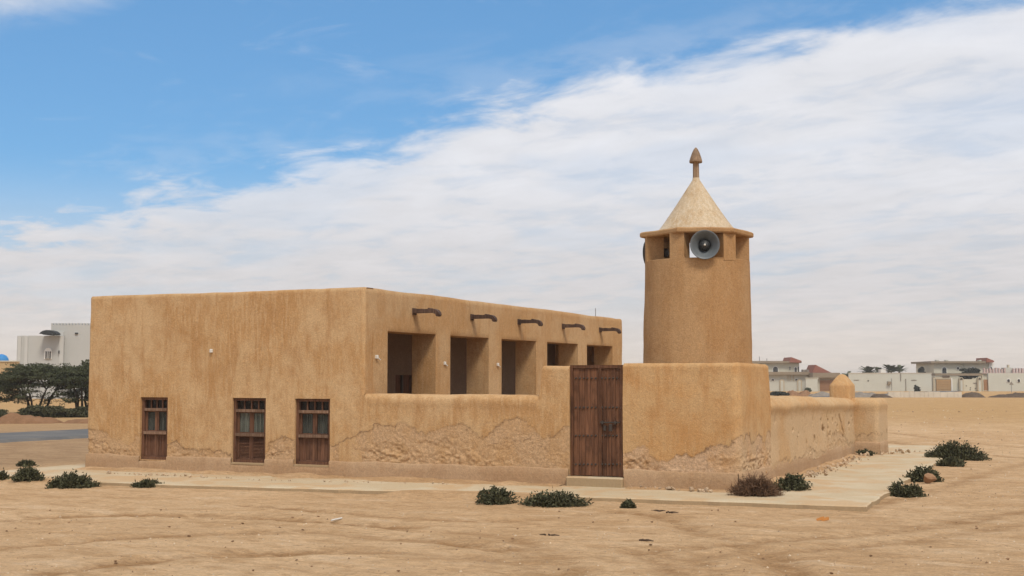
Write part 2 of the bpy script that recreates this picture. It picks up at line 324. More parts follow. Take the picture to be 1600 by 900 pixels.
# ------------------------------------------------------------------ mesh helpers
def tag(o, label=None, cat=None, group=None, kind=None):
    for k, v in (('label', label), ('category', cat), ('group', group), ('kind', kind)):
        if v: o[k] = v
    return o
WM = {}
def link(name, me, parent=None, loc=None, rotz=0.0):
    o = bpy.data.objects.new(name, me); COL.objects.link(o)
    if parent is not None: o.parent = parent
    if loc is not None: o.location = loc
    o.rotation_euler = (0, 0, rotz)
    return o
def empty(name, loc, rotz=0.0):
    o = link(name, None, None, tuple(float(v) for v in loc), rotz); o.empty_display_size = 0.3
    WM[o.name] = Matrix.Translation(Vector(o.location)) @ Matrix.Rotation(rotz, 4, 'Z')
    return o
class MB:
    def __init__(s): s.v = []; s.f = []; s.a = {}
    def add(s, vs, fs):
        n = len(s.v); s.v.extend([tuple(map(float, p)) for p in vs]); s.f.extend([tuple(i + n for i in f) for f in fs]); return s
    def box(s, x0, x1, y0, y1, z0, z1):
        return s.add([(x0, y0, z0), (x1, y0, z0), (x1, y1, z0), (x0, y1, z0), (x0, y0, z1), (x1, y0, z1), (x1, y1, z1), (x0, y1, z1)],
                     [(0, 3, 2, 1), (4, 5, 6, 7), (0, 1, 5, 4), (1, 2, 6, 5), (2, 3, 7, 6), (3, 0, 4, 7)])
    def rbox(s, x0, x1, y0, y1, z0, z1, r):
        """box with its four vertical and four top edges bevelled"""
        def ring(d, z): return [(x0 + d + r, y0 + d, z), (x1 - d - r, y0 + d, z), (x1 - d, y0 + d + r, z), (x1 - d, y1 - d - r, z), (x1 - d - r, y1 - d, z), (x0 + d + r, y1 - d, z), (x0 + d, y1 - d - r, z), (x0 + d, y0 + d + r, z)]
        vs = ring(0, z0) + ring(0, z1 - r) + ring(r * 0.7, z1); fs = [tuple(range(7, -1, -1)), tuple(range(16, 24))]
        for k in (0, 8): fs += [(k + i, k + (i + 1) % 8, k + 8 + (i + 1) % 8, k + 8 + i) for i in range(8)]
        return s.add(vs, fs)
    def prism(s, poly, axis, a, b):
        """extrude a polygon: axis 'y' takes (x,z) points, 'z' takes (x,y), 'x' takes (y,z)"""
        def P(u, v, w): return {'y': (u, w, v), 'z': (u, v, w), 'x': (w, u, v)}[axis]
        n = len(poly); vs = [P(u, v, a) for u, v in poly] + [P(u, v, b) for u, v in poly]
        return s.add(vs, [tuple(range(n)), tuple(range(2 * n - 1, n - 1, -1))] + [(i, i + n, (i + 1) % n + n, (i + 1) % n) for i in range(n)])
    def tube(s, pts, rad, n=6, cap=True):
        pts = [np.array(p, float) for p in pts]; rad = rad if hasattr(rad, '__len__') else [rad] * len(pts)
        base = len(s.v); vs = []
        for i, p in enumerate(pts):
            t = pts[min(i + 1, len(pts) - 1)] - pts[max(i - 1, 0)]; t /= np.linalg.norm(t) + 1e-9
            u = np.cross(t, (0, 0, 1) if abs(t[2]) < 0.9 else (1, 0, 0)); u /= np.linalg.norm(u); w = np.cross(t, u)
            vs += [p + rad[i] * (math.cos(k * 2 * math.pi / n) * u + math.sin(k * 2 * math.pi / n) * w) for k in range(n)]
        fs = [(i * n + k, i * n + (k + 1) % n, (i + 1) * n + (k + 1) % n, (i + 1) * n + k) for i in range(len(pts) - 1) for k in range(n)]
        if cap: fs += [tuple(range(n - 1, -1, -1)), tuple(range((len(pts) - 1) * n, len(pts) * n))]
        return s.add(vs, fs)
    def lathe(s, prof, c=(0, 0, 0), n=32, M3=None, jit=0.0):
        vs = []
        for i, (r, z) in enumerate(prof):
            for k in range(n):
                a = 2 * math.pi * k / n; rr = r * (1 + jit * (float(vnoise(np.array([math.cos(a) * 2.0 + 9]), np.array([math.sin(a) * 2.0 + 9]), np.array([z * 2.5]))[0]) - 0.5))
                p = Vector((rr * math.cos(a), rr * math.sin(a), z))
                if M3 is not None: p = M3 @ p
                vs.append((p.x + c[0], p.y + c[1], p.z + c[2]))
        m = len(prof)
        fs = [(i * n + k, i * n + (k + 1) % n, (i + 1) * n + (k + 1) % n, (i + 1) * n + k) for i in range(m - 1) for k in range(n)]
        return s.add(vs, fs)
    def build(s, name, mat, parent=None, smooth=False, local=False, attrs=None, loc=None):
        v = np.array(s.v, float).reshape(-1, 3)
        if parent is not None and not local:
            mi = np.array(parent_matrix(parent).inverted()); v = v @ mi[:3, :3].T + mi[:3, 3]
        if loc is not None: v = v - np.array(loc, float)
        me = bpy.data.meshes.new(name); me.from_pydata(v.tolist(), [], s.f); me.update()
        if mat is not None: me.materials.append(mat)
        if smooth: me.polygons.foreach_set('use_smooth', [True] * len(me.polygons))
        for k, a in (attrs or {}).items():
            at = me.attributes.new(k, 'FLOAT', 'POINT'); at.data.foreach_set('value', np.asarray(a, np.float32))
        return link(name, me, parent, None if loc is None else tuple(float(q) for q in loc))
def parent_matrix(p):
    return WM.get(p.name, Matrix.Identity(4) if p.parent is None else parent_matrix(p.parent))

def seg(bps, step):
    out = [bps[0]]
    for a, b in zip(bps[:-1], bps[1:]):
        n = max(1, int(round((b - a) / step))); out += list(np.linspace(a, b, n + 1)[1:])
    return np.array(out)
def sheet(name, us, vs, keep, posf, back, mat, parent, skip=None, hole=None):
    """plastered wall: a fine grid over (u,v), rims extruded by the vector `back`, and a rear face"""
    nu, nv = len(us), len(vs); U, V = np.meshgrid(us, vs); U = U.ravel(); V = V.ravel()
    Pt, at = posf(U, V)
    uc = (us[:-1] + us[1:]) / 2; vc = (vs[:-1] + vs[1:]) / 2; UC, VC = np.meshgrid(uc, vc)
    K = keep(UC.ravel(), VC.ravel()).reshape(nv - 1, nu - 1)
    J, I = np.nonzero(K)
    a = J * nu + I; F = np.stack([a, a + 1, a + nu + 1, a + nu], 1)
    n0 = len(Pt); B = np.array(back, float)
    P2 = posf(U, V, flat=True) + B if 'flat' in posf.__code__.co_varnames else Pt + B
    faces = [tuple(f) for f in F]
    used = {}
    E = np.concatenate([F[:, [0, 1]], F[:, [1, 2]], F[:, [2, 3]], F[:, [3, 0]]])
    key = np.sort(E, 1); kk = key[:, 0].astype(np.int64) * (n0 + 1) + key[:, 1]
    uq, idx, cnt = np.unique(kk, return_index=True, return_counts=True)
    rim = E[idx[cnt == 1]]
    if skip is not None:
        mu = (U[rim[:, 0]] + U[rim[:, 1]]) / 2; mv = (V[rim[:, 0]] + V[rim[:, 1]]) / 2
        rim = rim[~skip(mu, mv)]
    r0 = rim[:, 0]; r1 = rim[:, 1]; k = len(rim)
    RV = np.concatenate([Pt[r0], Pt[r1], P2[r1], P2[r0]])
    allv = np.concatenate([Pt, P2, RV])
    faces += [(f[3] + n0, f[2] + n0, f[1] + n0, f[0] + n0) for f in F] if np.linalg.norm(B) > 0 else []
    o = 2 * n0; faces += [(o + i, o + 3 * k + i, o + 2 * k + i, o + k + i) for i in range(k)]
    me = bpy.data.meshes.new(name)
    mi = np.array(parent_matrix(parent).inverted()); allv = allv @ mi[:3, :3].T + mi[:3, 3]
    # drop unused vertices
    usedv = np.zeros(len(allv), bool)
    for f in faces: usedv[list(f)] = True
    remap = np.cumsum(usedv) - 1
    me.from_pydata(allv[usedv].tolist(), [], [tuple(int(remap[i]) for i in f) for f in faces]); me.update()
    me.materials.append(mat); me.polygons.foreach_set('use_smooth', [True] * len(me.polygons))
    for kx, av in at.items():
        full = np.concatenate([av, av * 0, av[r0] * 0.6, av[r1] * 0.6, np.zeros(2 * k)]) if kx != 'salt' else np.concatenate([av, av, av[r0], av[r1], av[r1], av[r0]])
        t = me.attributes.new(kx, 'FLOAT', 'POINT'); t.data.foreach_set('value', full[usedv].astype(np.float32))
    return link(name, me, parent)

# ------------------------------------------------------------------ ground, road, pavement
Y0, X0, X1, XL, YB = 19.47, -11.60, -4.97, -17.74, 32.95     # front plane, arcade plane, side-wall plane, left end, back end
def poly_dist(X, Y, pl):
    d = np.full(X.shape, 1e9); 
    for (ax, ay), (bx, by) in zip(pl[:-1], pl[1:]):
        vx, vy = bx - ax, by - ay; t = np.clip(((X - ax) * vx + (Y - ay) * vy) / (vx * vx + vy * vy + 1e-9), 0, 1)
        d = np.minimum(d, np.hypot(X - ax - t * vx, Y - ay - t * vy))
    return d
def smooth_line(px):
    p = [gnd(*q)[:2] for q in px]; out = []
    for i in range(len(p) - 1):
        p0, p1, p2, p3 = p[max(i - 1, 0)], p[i], p[i + 1], p[min(i + 2, len(p) - 1)]
        for t in np.linspace(0, 1, 6)[:-1]:
            out.append(0.5 * (2 * p1 + (p2 - p0) * t + (2 * p0 - 5 * p1 + 4 * p2 - p3) * t * t + (3 * p1 - p0 - 3 * p2 + p3) * t ** 3))
    return out + [p[-1]]
TRACKS = [smooth_line(q) for q in (
    [(960, 800), (1040, 812), (1100, 835), (1165, 850), (1250, 905)], [(720, 832), (800, 842), (860, 868), (900, 905)],
    [(700, 850), (790, 862), (850, 888), (870, 910)],
    [(1005, 862), (1040, 882), (1060, 905)], [(1075, 862), (1105, 885), (1125, 905)], [(1185, 858), (1230, 880), (1265, 905)],
    [(1000, 862), (1250, 842), (1420, 828), (1600, 800)], [(1090, 870), (1300, 856), (1450, 842), (1600, 820)], [(0, 860), (250, 842), (520, 835), (800, 858)],
    [(60, 900), (300, 872), (600, 862), (820, 880)], [(380, 790), (600, 808), (800, 815), (960, 800)], [(1390, 690), (1480, 705), (1600, 716)], [(1390, 676), (1500, 690), (1600, 700)],
    [(0, 815), (200, 805), (420, 812), (640, 826)], [(1330, 800), (1450, 770), (1560, 735), (1620, 722)])]
def drop(d): return ZG - 0.375 * sstep(d, 60, 220)
AP = [(-18.75, 16.9)] + [tuple(gnd(*q, 0.0)[:2]) for q in ((270, 757), (740, 770), (1352, 791), (1470, 717.5))] + [(-3.5, 35.0), (-18.5, 35.0)]      # outline of the pavement
def ground_z(X, Y, want=False):
    X = np.asarray(X, float); Y = np.asarray(Y, float)
    d = np.hypot(X, Y); near = 1 - sstep(d, 40, 75)
    z = (fbm(X * 0.22, Y * 0.22, o=3) - 0.5) * 0.07 * near + (fbm(X * 1.1 + 40, Y * 1.5, o=4) - 0.5) * 0.024 * near + (fbm(X * 5 + 3, Y * 5, o=4) - 0.5) * 0.026 * near
    rut = np.zeros_like(X); m = (d < 46)
    if m.any():
        for i, t in enumerate(TRACKS):
            dd = poly_dist(X[m], Y[m], [tuple(q) for q in t]) + (fbm(X[m] * 2 + i, Y[m] * 2, o=2) - 0.5) * 0.22
            r = np.exp(-(dd / 0.17) ** 2); amp = 0.55 + 0.9 * (fbm(X[m] * 0.5 + 7 * i, Y[m] * 0.5, o=2) - 0.4)
            z[m] += (-0.024 * r + 0.012 * np.exp(-((dd - 0.31) / 0.10) ** 2) + 0.006 * r * np.sin((X[m] + Y[m] * 0.6) * 28)) * amp; rut[m] = np.maximum(rut[m], r * np.clip(amp * 1.15, 0.35, 1))
    z = z * (0.45 + 0.55 * sstep(np.abs(Y - 17.5), 0.3, 2.5)) + 0.004
    # sand banked against the pavement edge, here and there
    e = poly_dist(X[m], Y[m], AP[:6]) if m.any() else 0
    if m.any():
        k = fbm(X[m] * 0.35 + 11, Y[m] * 0.12 + 3, o=3); z[m] += np.exp(-(e / 0.55) ** 2) * (0.01 + 0.085 * sstep(k, 0.52, 0.66)) * sstep(X[m], -4.5, -6.5)
        inside = (Y[m] > np.interp(X[m], [q[0] for q in AP[:4]], [q[1] for q in AP[:4]]) + 0.25) & (X[m] > -18.4) & (X[m] < np.interp(Y[m], [q[1] for q in AP[3:6]], [q[0] for q in AP[3:6]]) - 0.25) & (Y[m] < 34.7)
        zz = z[m]; zz[inside] = -0.12; z[m] = zz
    z = z + drop(d)
    if want: return z, rut
    return z
def make_ground():
    def axis(lo, hi, step, far):
        core = list(np.arange(lo, hi, step)); r = []; s = step; v = hi
        while v < far: r.append(v); s *= 1.16; v += s
        l = []; s = step; v = lo - step
        while v > -far: l.append(v); s *= 1.16; v -= s
        return np.array(l[::-1] + core + r)
    us = axis(-20.0, 4.5, 0.065, 3400); vs = axis(7.0, 22.0, 0.06, 3400)
    # keep the middle distance fairly fine too
    vs = np.unique(np.concatenate([vs, np.arange(22, 60, 0.3)])); us = np.unique(np.concatenate([us, np.arange(-46, -20, 0.35), np.arange(4.5, 16, 0.35)]))
    X, Y = np.meshgrid(us, vs); X = X.ravel(); Y = Y.ravel()
    z, rut = ground_z(X, Y, True)
    nu = len(us); J, I = np.meshgrid(np.arange(len(vs) - 1), np.arange(nu - 1), indexing='ij'); a = (J * nu + I).ravel()
    me = bpy.data.meshes.new('sand_ground')
    me.from_pydata(np.stack([X, Y, z], 1).tolist(), [], np.stack([a, a + 1, a + nu + 1, a + nu], 1).tolist()); me.update()
    me.materials.append(M['sand']); me.polygons.foreach_set('use_smooth', [True] * len(me.polygons))
    earth = sstep(X + (fbm(X * 0.3, Y * 0.3) - 0.5) * 2, -18.3, -20.5) * sstep(Y, 17.0, 20.0) * 0.85
    far = sstep(np.hypot(X, Y) + (fbm(X * 0.1, Y * 0.1) - 0.5) * 20, 42, 75)
    for k, v in (('rut', rut), ('earth', earth), ('far', far)):
        t = me.attributes.new(k, 'FLOAT', 'POINT'); t.data.foreach_set('value', v.astype(np.float32))
    tag(link('sand_ground', me), kind='structure', label='rutted pale desert sand around the mosque')
make_ground()

def make_pavement():
    mb = MB(); out = []
    for (ax, ay), (bx, by) in zip(AP, AP[1:] + AP[:1]):
        n = max(1, int(math.hypot(bx - ax, by - ay) / 0.10))
        out += [(ax + (bx - ax) * i / n, ay + (by - ay) * i / n) for i in range(n)]
    out = [(x + 0.12 * (float(fbm(np.array([x * 2.3]), np.array([y * 2.3]))[0]) - 0.5), y + 0.12 * (float(fbm(np.array([x * 2.7 + 9]), np.array([y * 1.7]))[0]) - 0.5)) for x, y in out]
    cx, cy = -10, 24; n = len(out)
    ins = [(x + (cx - x) * 0.004, y + (cy - y) * 0.004) for x, y in out]
    v = [(x, y, -0.3) for x, y in out] + [(x, y, -0.012) for x, y in out] + [(x, y, 0.0) for x, y in ins] + [(cx, cy, 0.0)]
    f = [(i, (i + 1) % n, n + (i + 1) % n, n + i) for i in range(n)] + [(n + i, n + (i + 1) % n, 2 * n + (i + 1) % n, 2 * n + i) for i in range(n)] + [(2 * n + i, 2 * n + (i + 1) % n, 3 * n) for i in range(n)]
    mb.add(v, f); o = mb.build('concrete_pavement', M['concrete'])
    tag(o, 'pale concrete pavement round the foot of the mosque', kind='structure')
make_pavement()

def make_road():
    mb = MB(); L = []
    for Y in np.concatenate([np.arange(-40, 60, 2.0), np.arange(60, 300, 15)]):
        xa = np.interp(Y, [-40, 27, 34, 300], [-32.3, -31.6, -31.3, -24]); xb = xa + 3.75
        k = float(drop(math.hypot(xa, Y)))
        L.append([(xa - 0.5, Y, k - 0.2), (xa, Y, k + 0.09), (xb, Y, k + 0.09), (xb + 0.5, Y, k - 0.2)])
    n = len(L); mb.add([p for r in L for p in r], [(4 * i + j, 4 * i + j + 1, 4 * i + j + 5, 4 * i + j + 4) for i in range(n - 1) for j in range(3)])
    tag(mb.build('asphalt_road', M['asphalt']), 'narrow grey asphalt road left of the mosque', kind='structure')
make_road()

# ------------------------------------------------------------------ the worn plaster
def fz(x, y): return ony(x, y, Y0)
WEAR_F = [fz(*p) for p in [(120, 668), (140, 668), (165, 676), (178, 688), (185, 684), (203, 692), (212, 680), (219, 676), (260, 698), (268, 692), (276, 687), (284, 699), (300, 706), (320, 702), (340, 708), (362, 713), (413, 707), (425, 692), (440, 686), (458, 688),
          (514, 690), (530, 693), (545, 686), (560, 675), (590, 666), (620, 664), (650, 672), (680, 672), (700, 662), (720, 665), (735, 672), (755, 684), (775, 672), (790, 660), (810, 655), (830, 664), (850, 682), (870, 674), (889, 668), (930, 690), (975, 712), (985, 707), (998, 703), (1012, 707), (1030, 722),
          (1045, 726), (1065, 717), (1080, 722), (1100, 711), (1118, 697), (1140, 698), (1150, 691), (1160, 686)]]
WX = np.array([p[0] for p in WEAR_F]); WZ = np.array([p[2] for p in WEAR_F])
def plaster(a, z, seed, edge, soft_z=0.27, amp=1.0):
    """bulge (m, outward), wear, crack for wall coordinate a and height z; edge = height up to which the plaster has fallen"""
    e = edge + (fbm(a * 3.1 + seed, z * 3.1, o=4) - 0.5) * 0.20 + (fbm(a * 13 + seed, z * 13, o=4) - 0.5) * 0.15
    dd = e - z
    wear = sstep(dd, -0.006, 0.012)
    inner = wear * sstep(dd, 0.02, 0.22)
    hump = (fbm(a * 0.7 + seed, z * 0.9, o=3) - 0.5) * 0.032 * amp + (fbm(a * 3.5 + seed, z * 3.0, o=3) - 0.5) * 0.012 * amp
    cell = fbm(a * 9 + seed, z * 9, o=3) - 0.5; cell2 = fbm(a * 21 + seed, z * 24, o=2) - 0.5
    fall = sstep(fbm(a * 1.3 + seed + 50, z * 1.8, o=2), 0.50, 0.62) * sstep(z, 0.62, 0.48)
    if seed == 3.0: fall = np.maximum(fall * 0.5, np.exp(-((a + 11.1) / 0.55) ** 4) * sstep(z, 0.62, 0.44) + 0.8 * np.exp(-((a + 9.75) / 0.4) ** 4) * sstep(z, 0.52, 0.40))
    wear = wear * (0.68 + 0.32 * sstep(fbm(a * 2.1 + seed + 5, z * 2.6, o=4), 0.38, 0.58))
    rough = inner * (cell * (0.010 + 0.028 * fall) + cell2 * (0.014 + 0.052 * fall))
    out = hump - wear * 0.012 + rough
    crack = np.exp(-((dd - 0.004) / 0.011) ** 2) * sstep(fbm(a * 2.3 + seed + 9, z * 1.1, o=2), 0.28, 0.48)
    # a second, lower flake line within the worn band
    e2 = e * 0.62 + 0.06 + (fbm(a * 4.1 + seed + 30, z * 2, o=3) - 0.5) * 0.3
    crack2 = inner * np.exp(-((e2 - z) / 0.010) ** 2) * sstep(fbm(a * 1.9 + seed + 21, z, o=2), 0.50, 0.62)
    out = out - 0.012 * inner * sstep(e2 - z, -0.01, 0.01) * sstep(fbm(a * 1.1 + seed + 70, z, o=2), 0.45, 0.6)
    return out, wear, np.maximum(crack, crack2 * 0.9)
def roundoff(d, r):
    t = np.clip(1 - d / r, 0, 1); return r * (1 - np.sqrt(np.maximum(0, 1 - t * t)))

# ------------------------------------------------------------------ hall with arcade
hall = empty('mud_mosque_hall', ((XL + X0) / 2, (Y0 + YB) / 2, 0))
tag(hall, 'long flat-roofed mud-plastered hall with three wooden windows and a five-bay arcade', 'building')
WINS = [(-16.46, -15.82, 0.20, 1.36), (-14.36, -13.63, 0.20, 1.36), (-13.01, -12.28, 0.20, 1.355)]
PL = 0.275                                        # plinth top
def top_h(X, Y): return 3.30 + (fbm(np.asarray(X) * 0.5 + 3, np.asarray(Y) * 0.5, o=3) - 0.5) * 0.035 + (fbm(np.asarray(X) * 2.5, np.asarray(Y) * 2.5, o=2) - 0.5) * 0.014
def zmap(V, H, z0): return z0 + (V - z0) * (H - z0) / (3.3 - z0)
BPX = sorted([XL, X0] + [w for q in WINS for w in q[:2]])
def hall_front(U, V, flat=False):
    H = top_h(U + (X0 - U) * sstep(U, X0 - 1.3, X0 - 0.55), Y0 + 0 * U); z = np.where(V > 1.6, 1.6 + (V - 1.6) * (H - 1.6) / 1.7, V)
    edge = np.interp(U, WX, WZ)
    o, w, c = plaster(U, z, 3.0, edge)
    nearwin = np.ones_like(U)
    for a, b, z0, z1 in WINS:
        dx = np.maximum(np.maximum(a - U, U - b), 0); dz = np.maximum(np.maximum(z0 - z, z - z1), 0); nearwin = np.minimum(nearwin, sstep(np.hypot(dx, dz), 0.0, 0.05))
    o = o * (0.35 + 0.65 * nearwin)
    o = o * (1 - (1 - sstep(X0 - U, 0.0, 0.35)) * sstep(z, 1.15, 1.35))
    y = Y0 - o + roundoff(H - z, 0.028) + roundoff(U - XL, 0.035) + np.where(z > 1.2, roundoff(X0 - U, 0.05) * sstep(z, 1.40, 1.48), 0)
    if flat: return np.stack([U, Y0 + 0 * U, z], 1)
    return np.stack([U, y, z], 1), {'wear': w, 'crack': c, 'spout_shade': 0 * U, 'salt': 0 * U}
vs_f = np.concatenate([seg([PL - 0.10, 0.2, 1.36, 1.5], 0.0155), seg([1.5, 3.3], 0.035)[1:]])
vs_f = np.unique(np.round(np.concatenate([vs_f, [1.355]]), 4))
def keep_win(u, v):
    k = np.ones(u.shape, bool)
    for a, b, z0, z1 in WINS: k &= ~((u > a) & (u < b) & (v > z0) & (v < z1))
    return k
sheet('front_wall', seg(BPX, 0.02), vs_f, keep_win, hall_front, (0, 0.30, 0), M['mud'], hall, skip=lambda u, v: (u > X0 - 0.005))

OPEN = [(20.31, 22.17), (22.79, 24.56), (25.20, 27.08), (27.72, 29.68), (30.29, 32.17)]
SPY = [21.26, 23.71, 26.08, 28.67, 31.21]
def arc_face(U, V, flat=False):
    H = top_h(X0 + 0 * U, Y0 + np.maximum(0, U - Y0 - 0.5)) + 0.003; z = np.where(V > 2.6, 2.6 + (V - 2.6) * (H - 2.6) / 0.7, V)
    o = ((fbm(U * 0.8 + 60, z * 0.9, o=3) - 0.5) * 0.030 + (fbm(U * 4 + 60, z * 4, o=3) - 0.5) * 0.012) * sstep(U - Y0, 0.05, 0.4)
    st = np.zeros_like(U)
    for i, y in enumerate(SPY):
        st = np.maximum(st, np.exp(-((U - y - (2.93 - z) * 0.25) / 0.05) ** 2) * sstep(z, 2.45, 2.9) * (z < 2.97) * (0.45 if i % 2 else 0.7))  # painted shadow slanting down the wall from each spout
    ed = np.full_like(U, 9.0)
    for a, b in OPEN:
        dx = np.maximum(np.maximum(a - U, U - b), 0); dz = np.maximum(z - 2.56, 0); ed = np.minimum(ed, np.hypot(dx, dz))
    x = X0 + o * sstep(ed, 0.0, 0.08) - roundoff(H - z, 0.028) - roundoff(ed, 0.012) - roundoff(YB - U, 0.06)
    if flat: return np.stack([X0 + 0 * U, U, z], 1)
    return np.stack([x, U, z], 1), {'wear': 0 * U, 'crack': 0 * U, 'spout_shade': st, 'salt': 0 * U}
usA = seg([Y0 + 0.05] + [v for q in OPEN for v in q] + [YB], 0.045); vsA = seg([0.0, 2.56, 3.3], 0.045)
def keep_open(u, v):
    k = np.ones(u.shape, bool)
    for a, b in OPEN: k &= ~((u > a) & (u < b) & (v < 2.56))
    return k
sheet('arcade_wall', usA, vsA, keep_open, arc_face, (-0.53, 0, 0), M['arcade_mud'], hall, skip=lambda u, v: u < Y0 + 0.055)
hc = float(min(top_h(np.array([X0, X0, X0 - .3]), np.array([Y0, Y0 + 0.08, Y0 + 0.1])))) - 0.006
MB().rbox(X0 - 0.53, X0 - 0.007, Y0 + 0.007, Y0 + 0.29, 0.1, hc - 0.04, 0.035).build('corner_core', M['mud'], hall)
XB = -13.45
d0 = onx(618, 586, XB); d1 = onx(643.5, 617, XB)
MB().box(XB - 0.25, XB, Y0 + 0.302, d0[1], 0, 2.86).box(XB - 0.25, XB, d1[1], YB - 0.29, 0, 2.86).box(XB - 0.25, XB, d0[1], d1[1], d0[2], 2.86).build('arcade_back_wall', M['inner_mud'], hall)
MB().box(XL, XL + 0.3, Y0 + 0.302, YB, 0, 3.28).build('left_wall', M['mud'], hall)
MB().box(XL + 0.302, X0 - 0.532, YB - 0.28, YB - 0.003, 0, 3.28).build('rear_wall', M['mud'], hall)
MB().box(XL + 0.303, X0 - 0.533, Y0 + 0.304, YB - 0.282, 2.862, 3.02).build('roof', M['mud'], hall)
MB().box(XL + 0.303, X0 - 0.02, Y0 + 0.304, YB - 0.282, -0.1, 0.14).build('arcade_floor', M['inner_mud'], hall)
dr = MB().box(XB - 0.12, XB - 0.06, d0[1], d1[1], 0.14, d0[2]).build('inner_door', M['door_wood'], hall)
MB().box(XB - 0.06, XB - 0.03, d0[1], d1[1], 1.28, 1.34).box(XB - 0.06, XB - 0.03, (d0[1] + d1[1]) / 2 - 0.04, (d0[1] + d1[1]) / 2 + 0.04, 0.14, d0[2]).build('door_rail', M['iron'], dr)
# plinth under the front wall (a band slightly proud of it)
def plinth_run(name, pts, parent, z1=PL, depth=0.12, zb=-0.12):
    """pts run along the foot, outward normal on the right of travel"""
    mb = MB(); w = []
    for (ax, ay), (bx, by) in zip(pts[:-1], pts[1:]):
        L = math.hypot(bx - ax, by - ay); n = max(1, int(L / 0.06)); nx, ny = (by - ay) / L, -(bx - ax) / L
        rows = []
        for i in range(n + 1):
            x, y = ax + (bx - ax) * i / n, ay + (by - ay) * i / n; q = i / n * L
            k = (float(fbm(np.array([x * 1.5 + 5]), np.array([y * 1.5]), o=3)[0]) - 0.5); k2 = (float(fbm(np.array([x * 6 + 5]), np.array([y * 6]), o=2)[0]) - 0.5)
            zt = z1 + 0.045 * k + 0.02 * k2; o = 0.022 + 0.02 * k
            rows.append([(x + nx * (o + 0.012), y + ny * (o + 0.012), zb), (x + nx * o, y + ny * o, zt * 0.55), (x + nx * (o - 0.004), y + ny * (o - 0.004), zt - 0.022), (x + nx * (o - 0.02), y + ny * (o - 0.02), zt), (x - nx * depth, y - ny * depth, zt + 0.005)])
        m = 5; mb.add([p for r in rows for p in r], [(m * i + j, m * (i + 1) + j, m * (i + 1) + j + 1, m * i + j + 1) for i in range(n) for j in range(m - 1)])
    return mb.build(name, M['plinth'], parent, smooth=True)
def split_run(segs, parent):
    for s_ in segs: plinth_run('plinth', s_, parent)
YF = Y0 - 0.004
split_run([[(XL, YB), (XL, YF)], [(XL, YF), (WINS[0][0], YF)], [(WINS[0][1], YF), (WINS[1][0], YF)], [(WINS[1][1], YF), (WINS[2][0], YF)], [(WINS[2][1], YF), (X0, YF)]], hall)
for a, b, z0, z1 in WINS: plinth_run('plinth', [(a, YF), (b, YF)], hall, z1=z0 - 0.02)

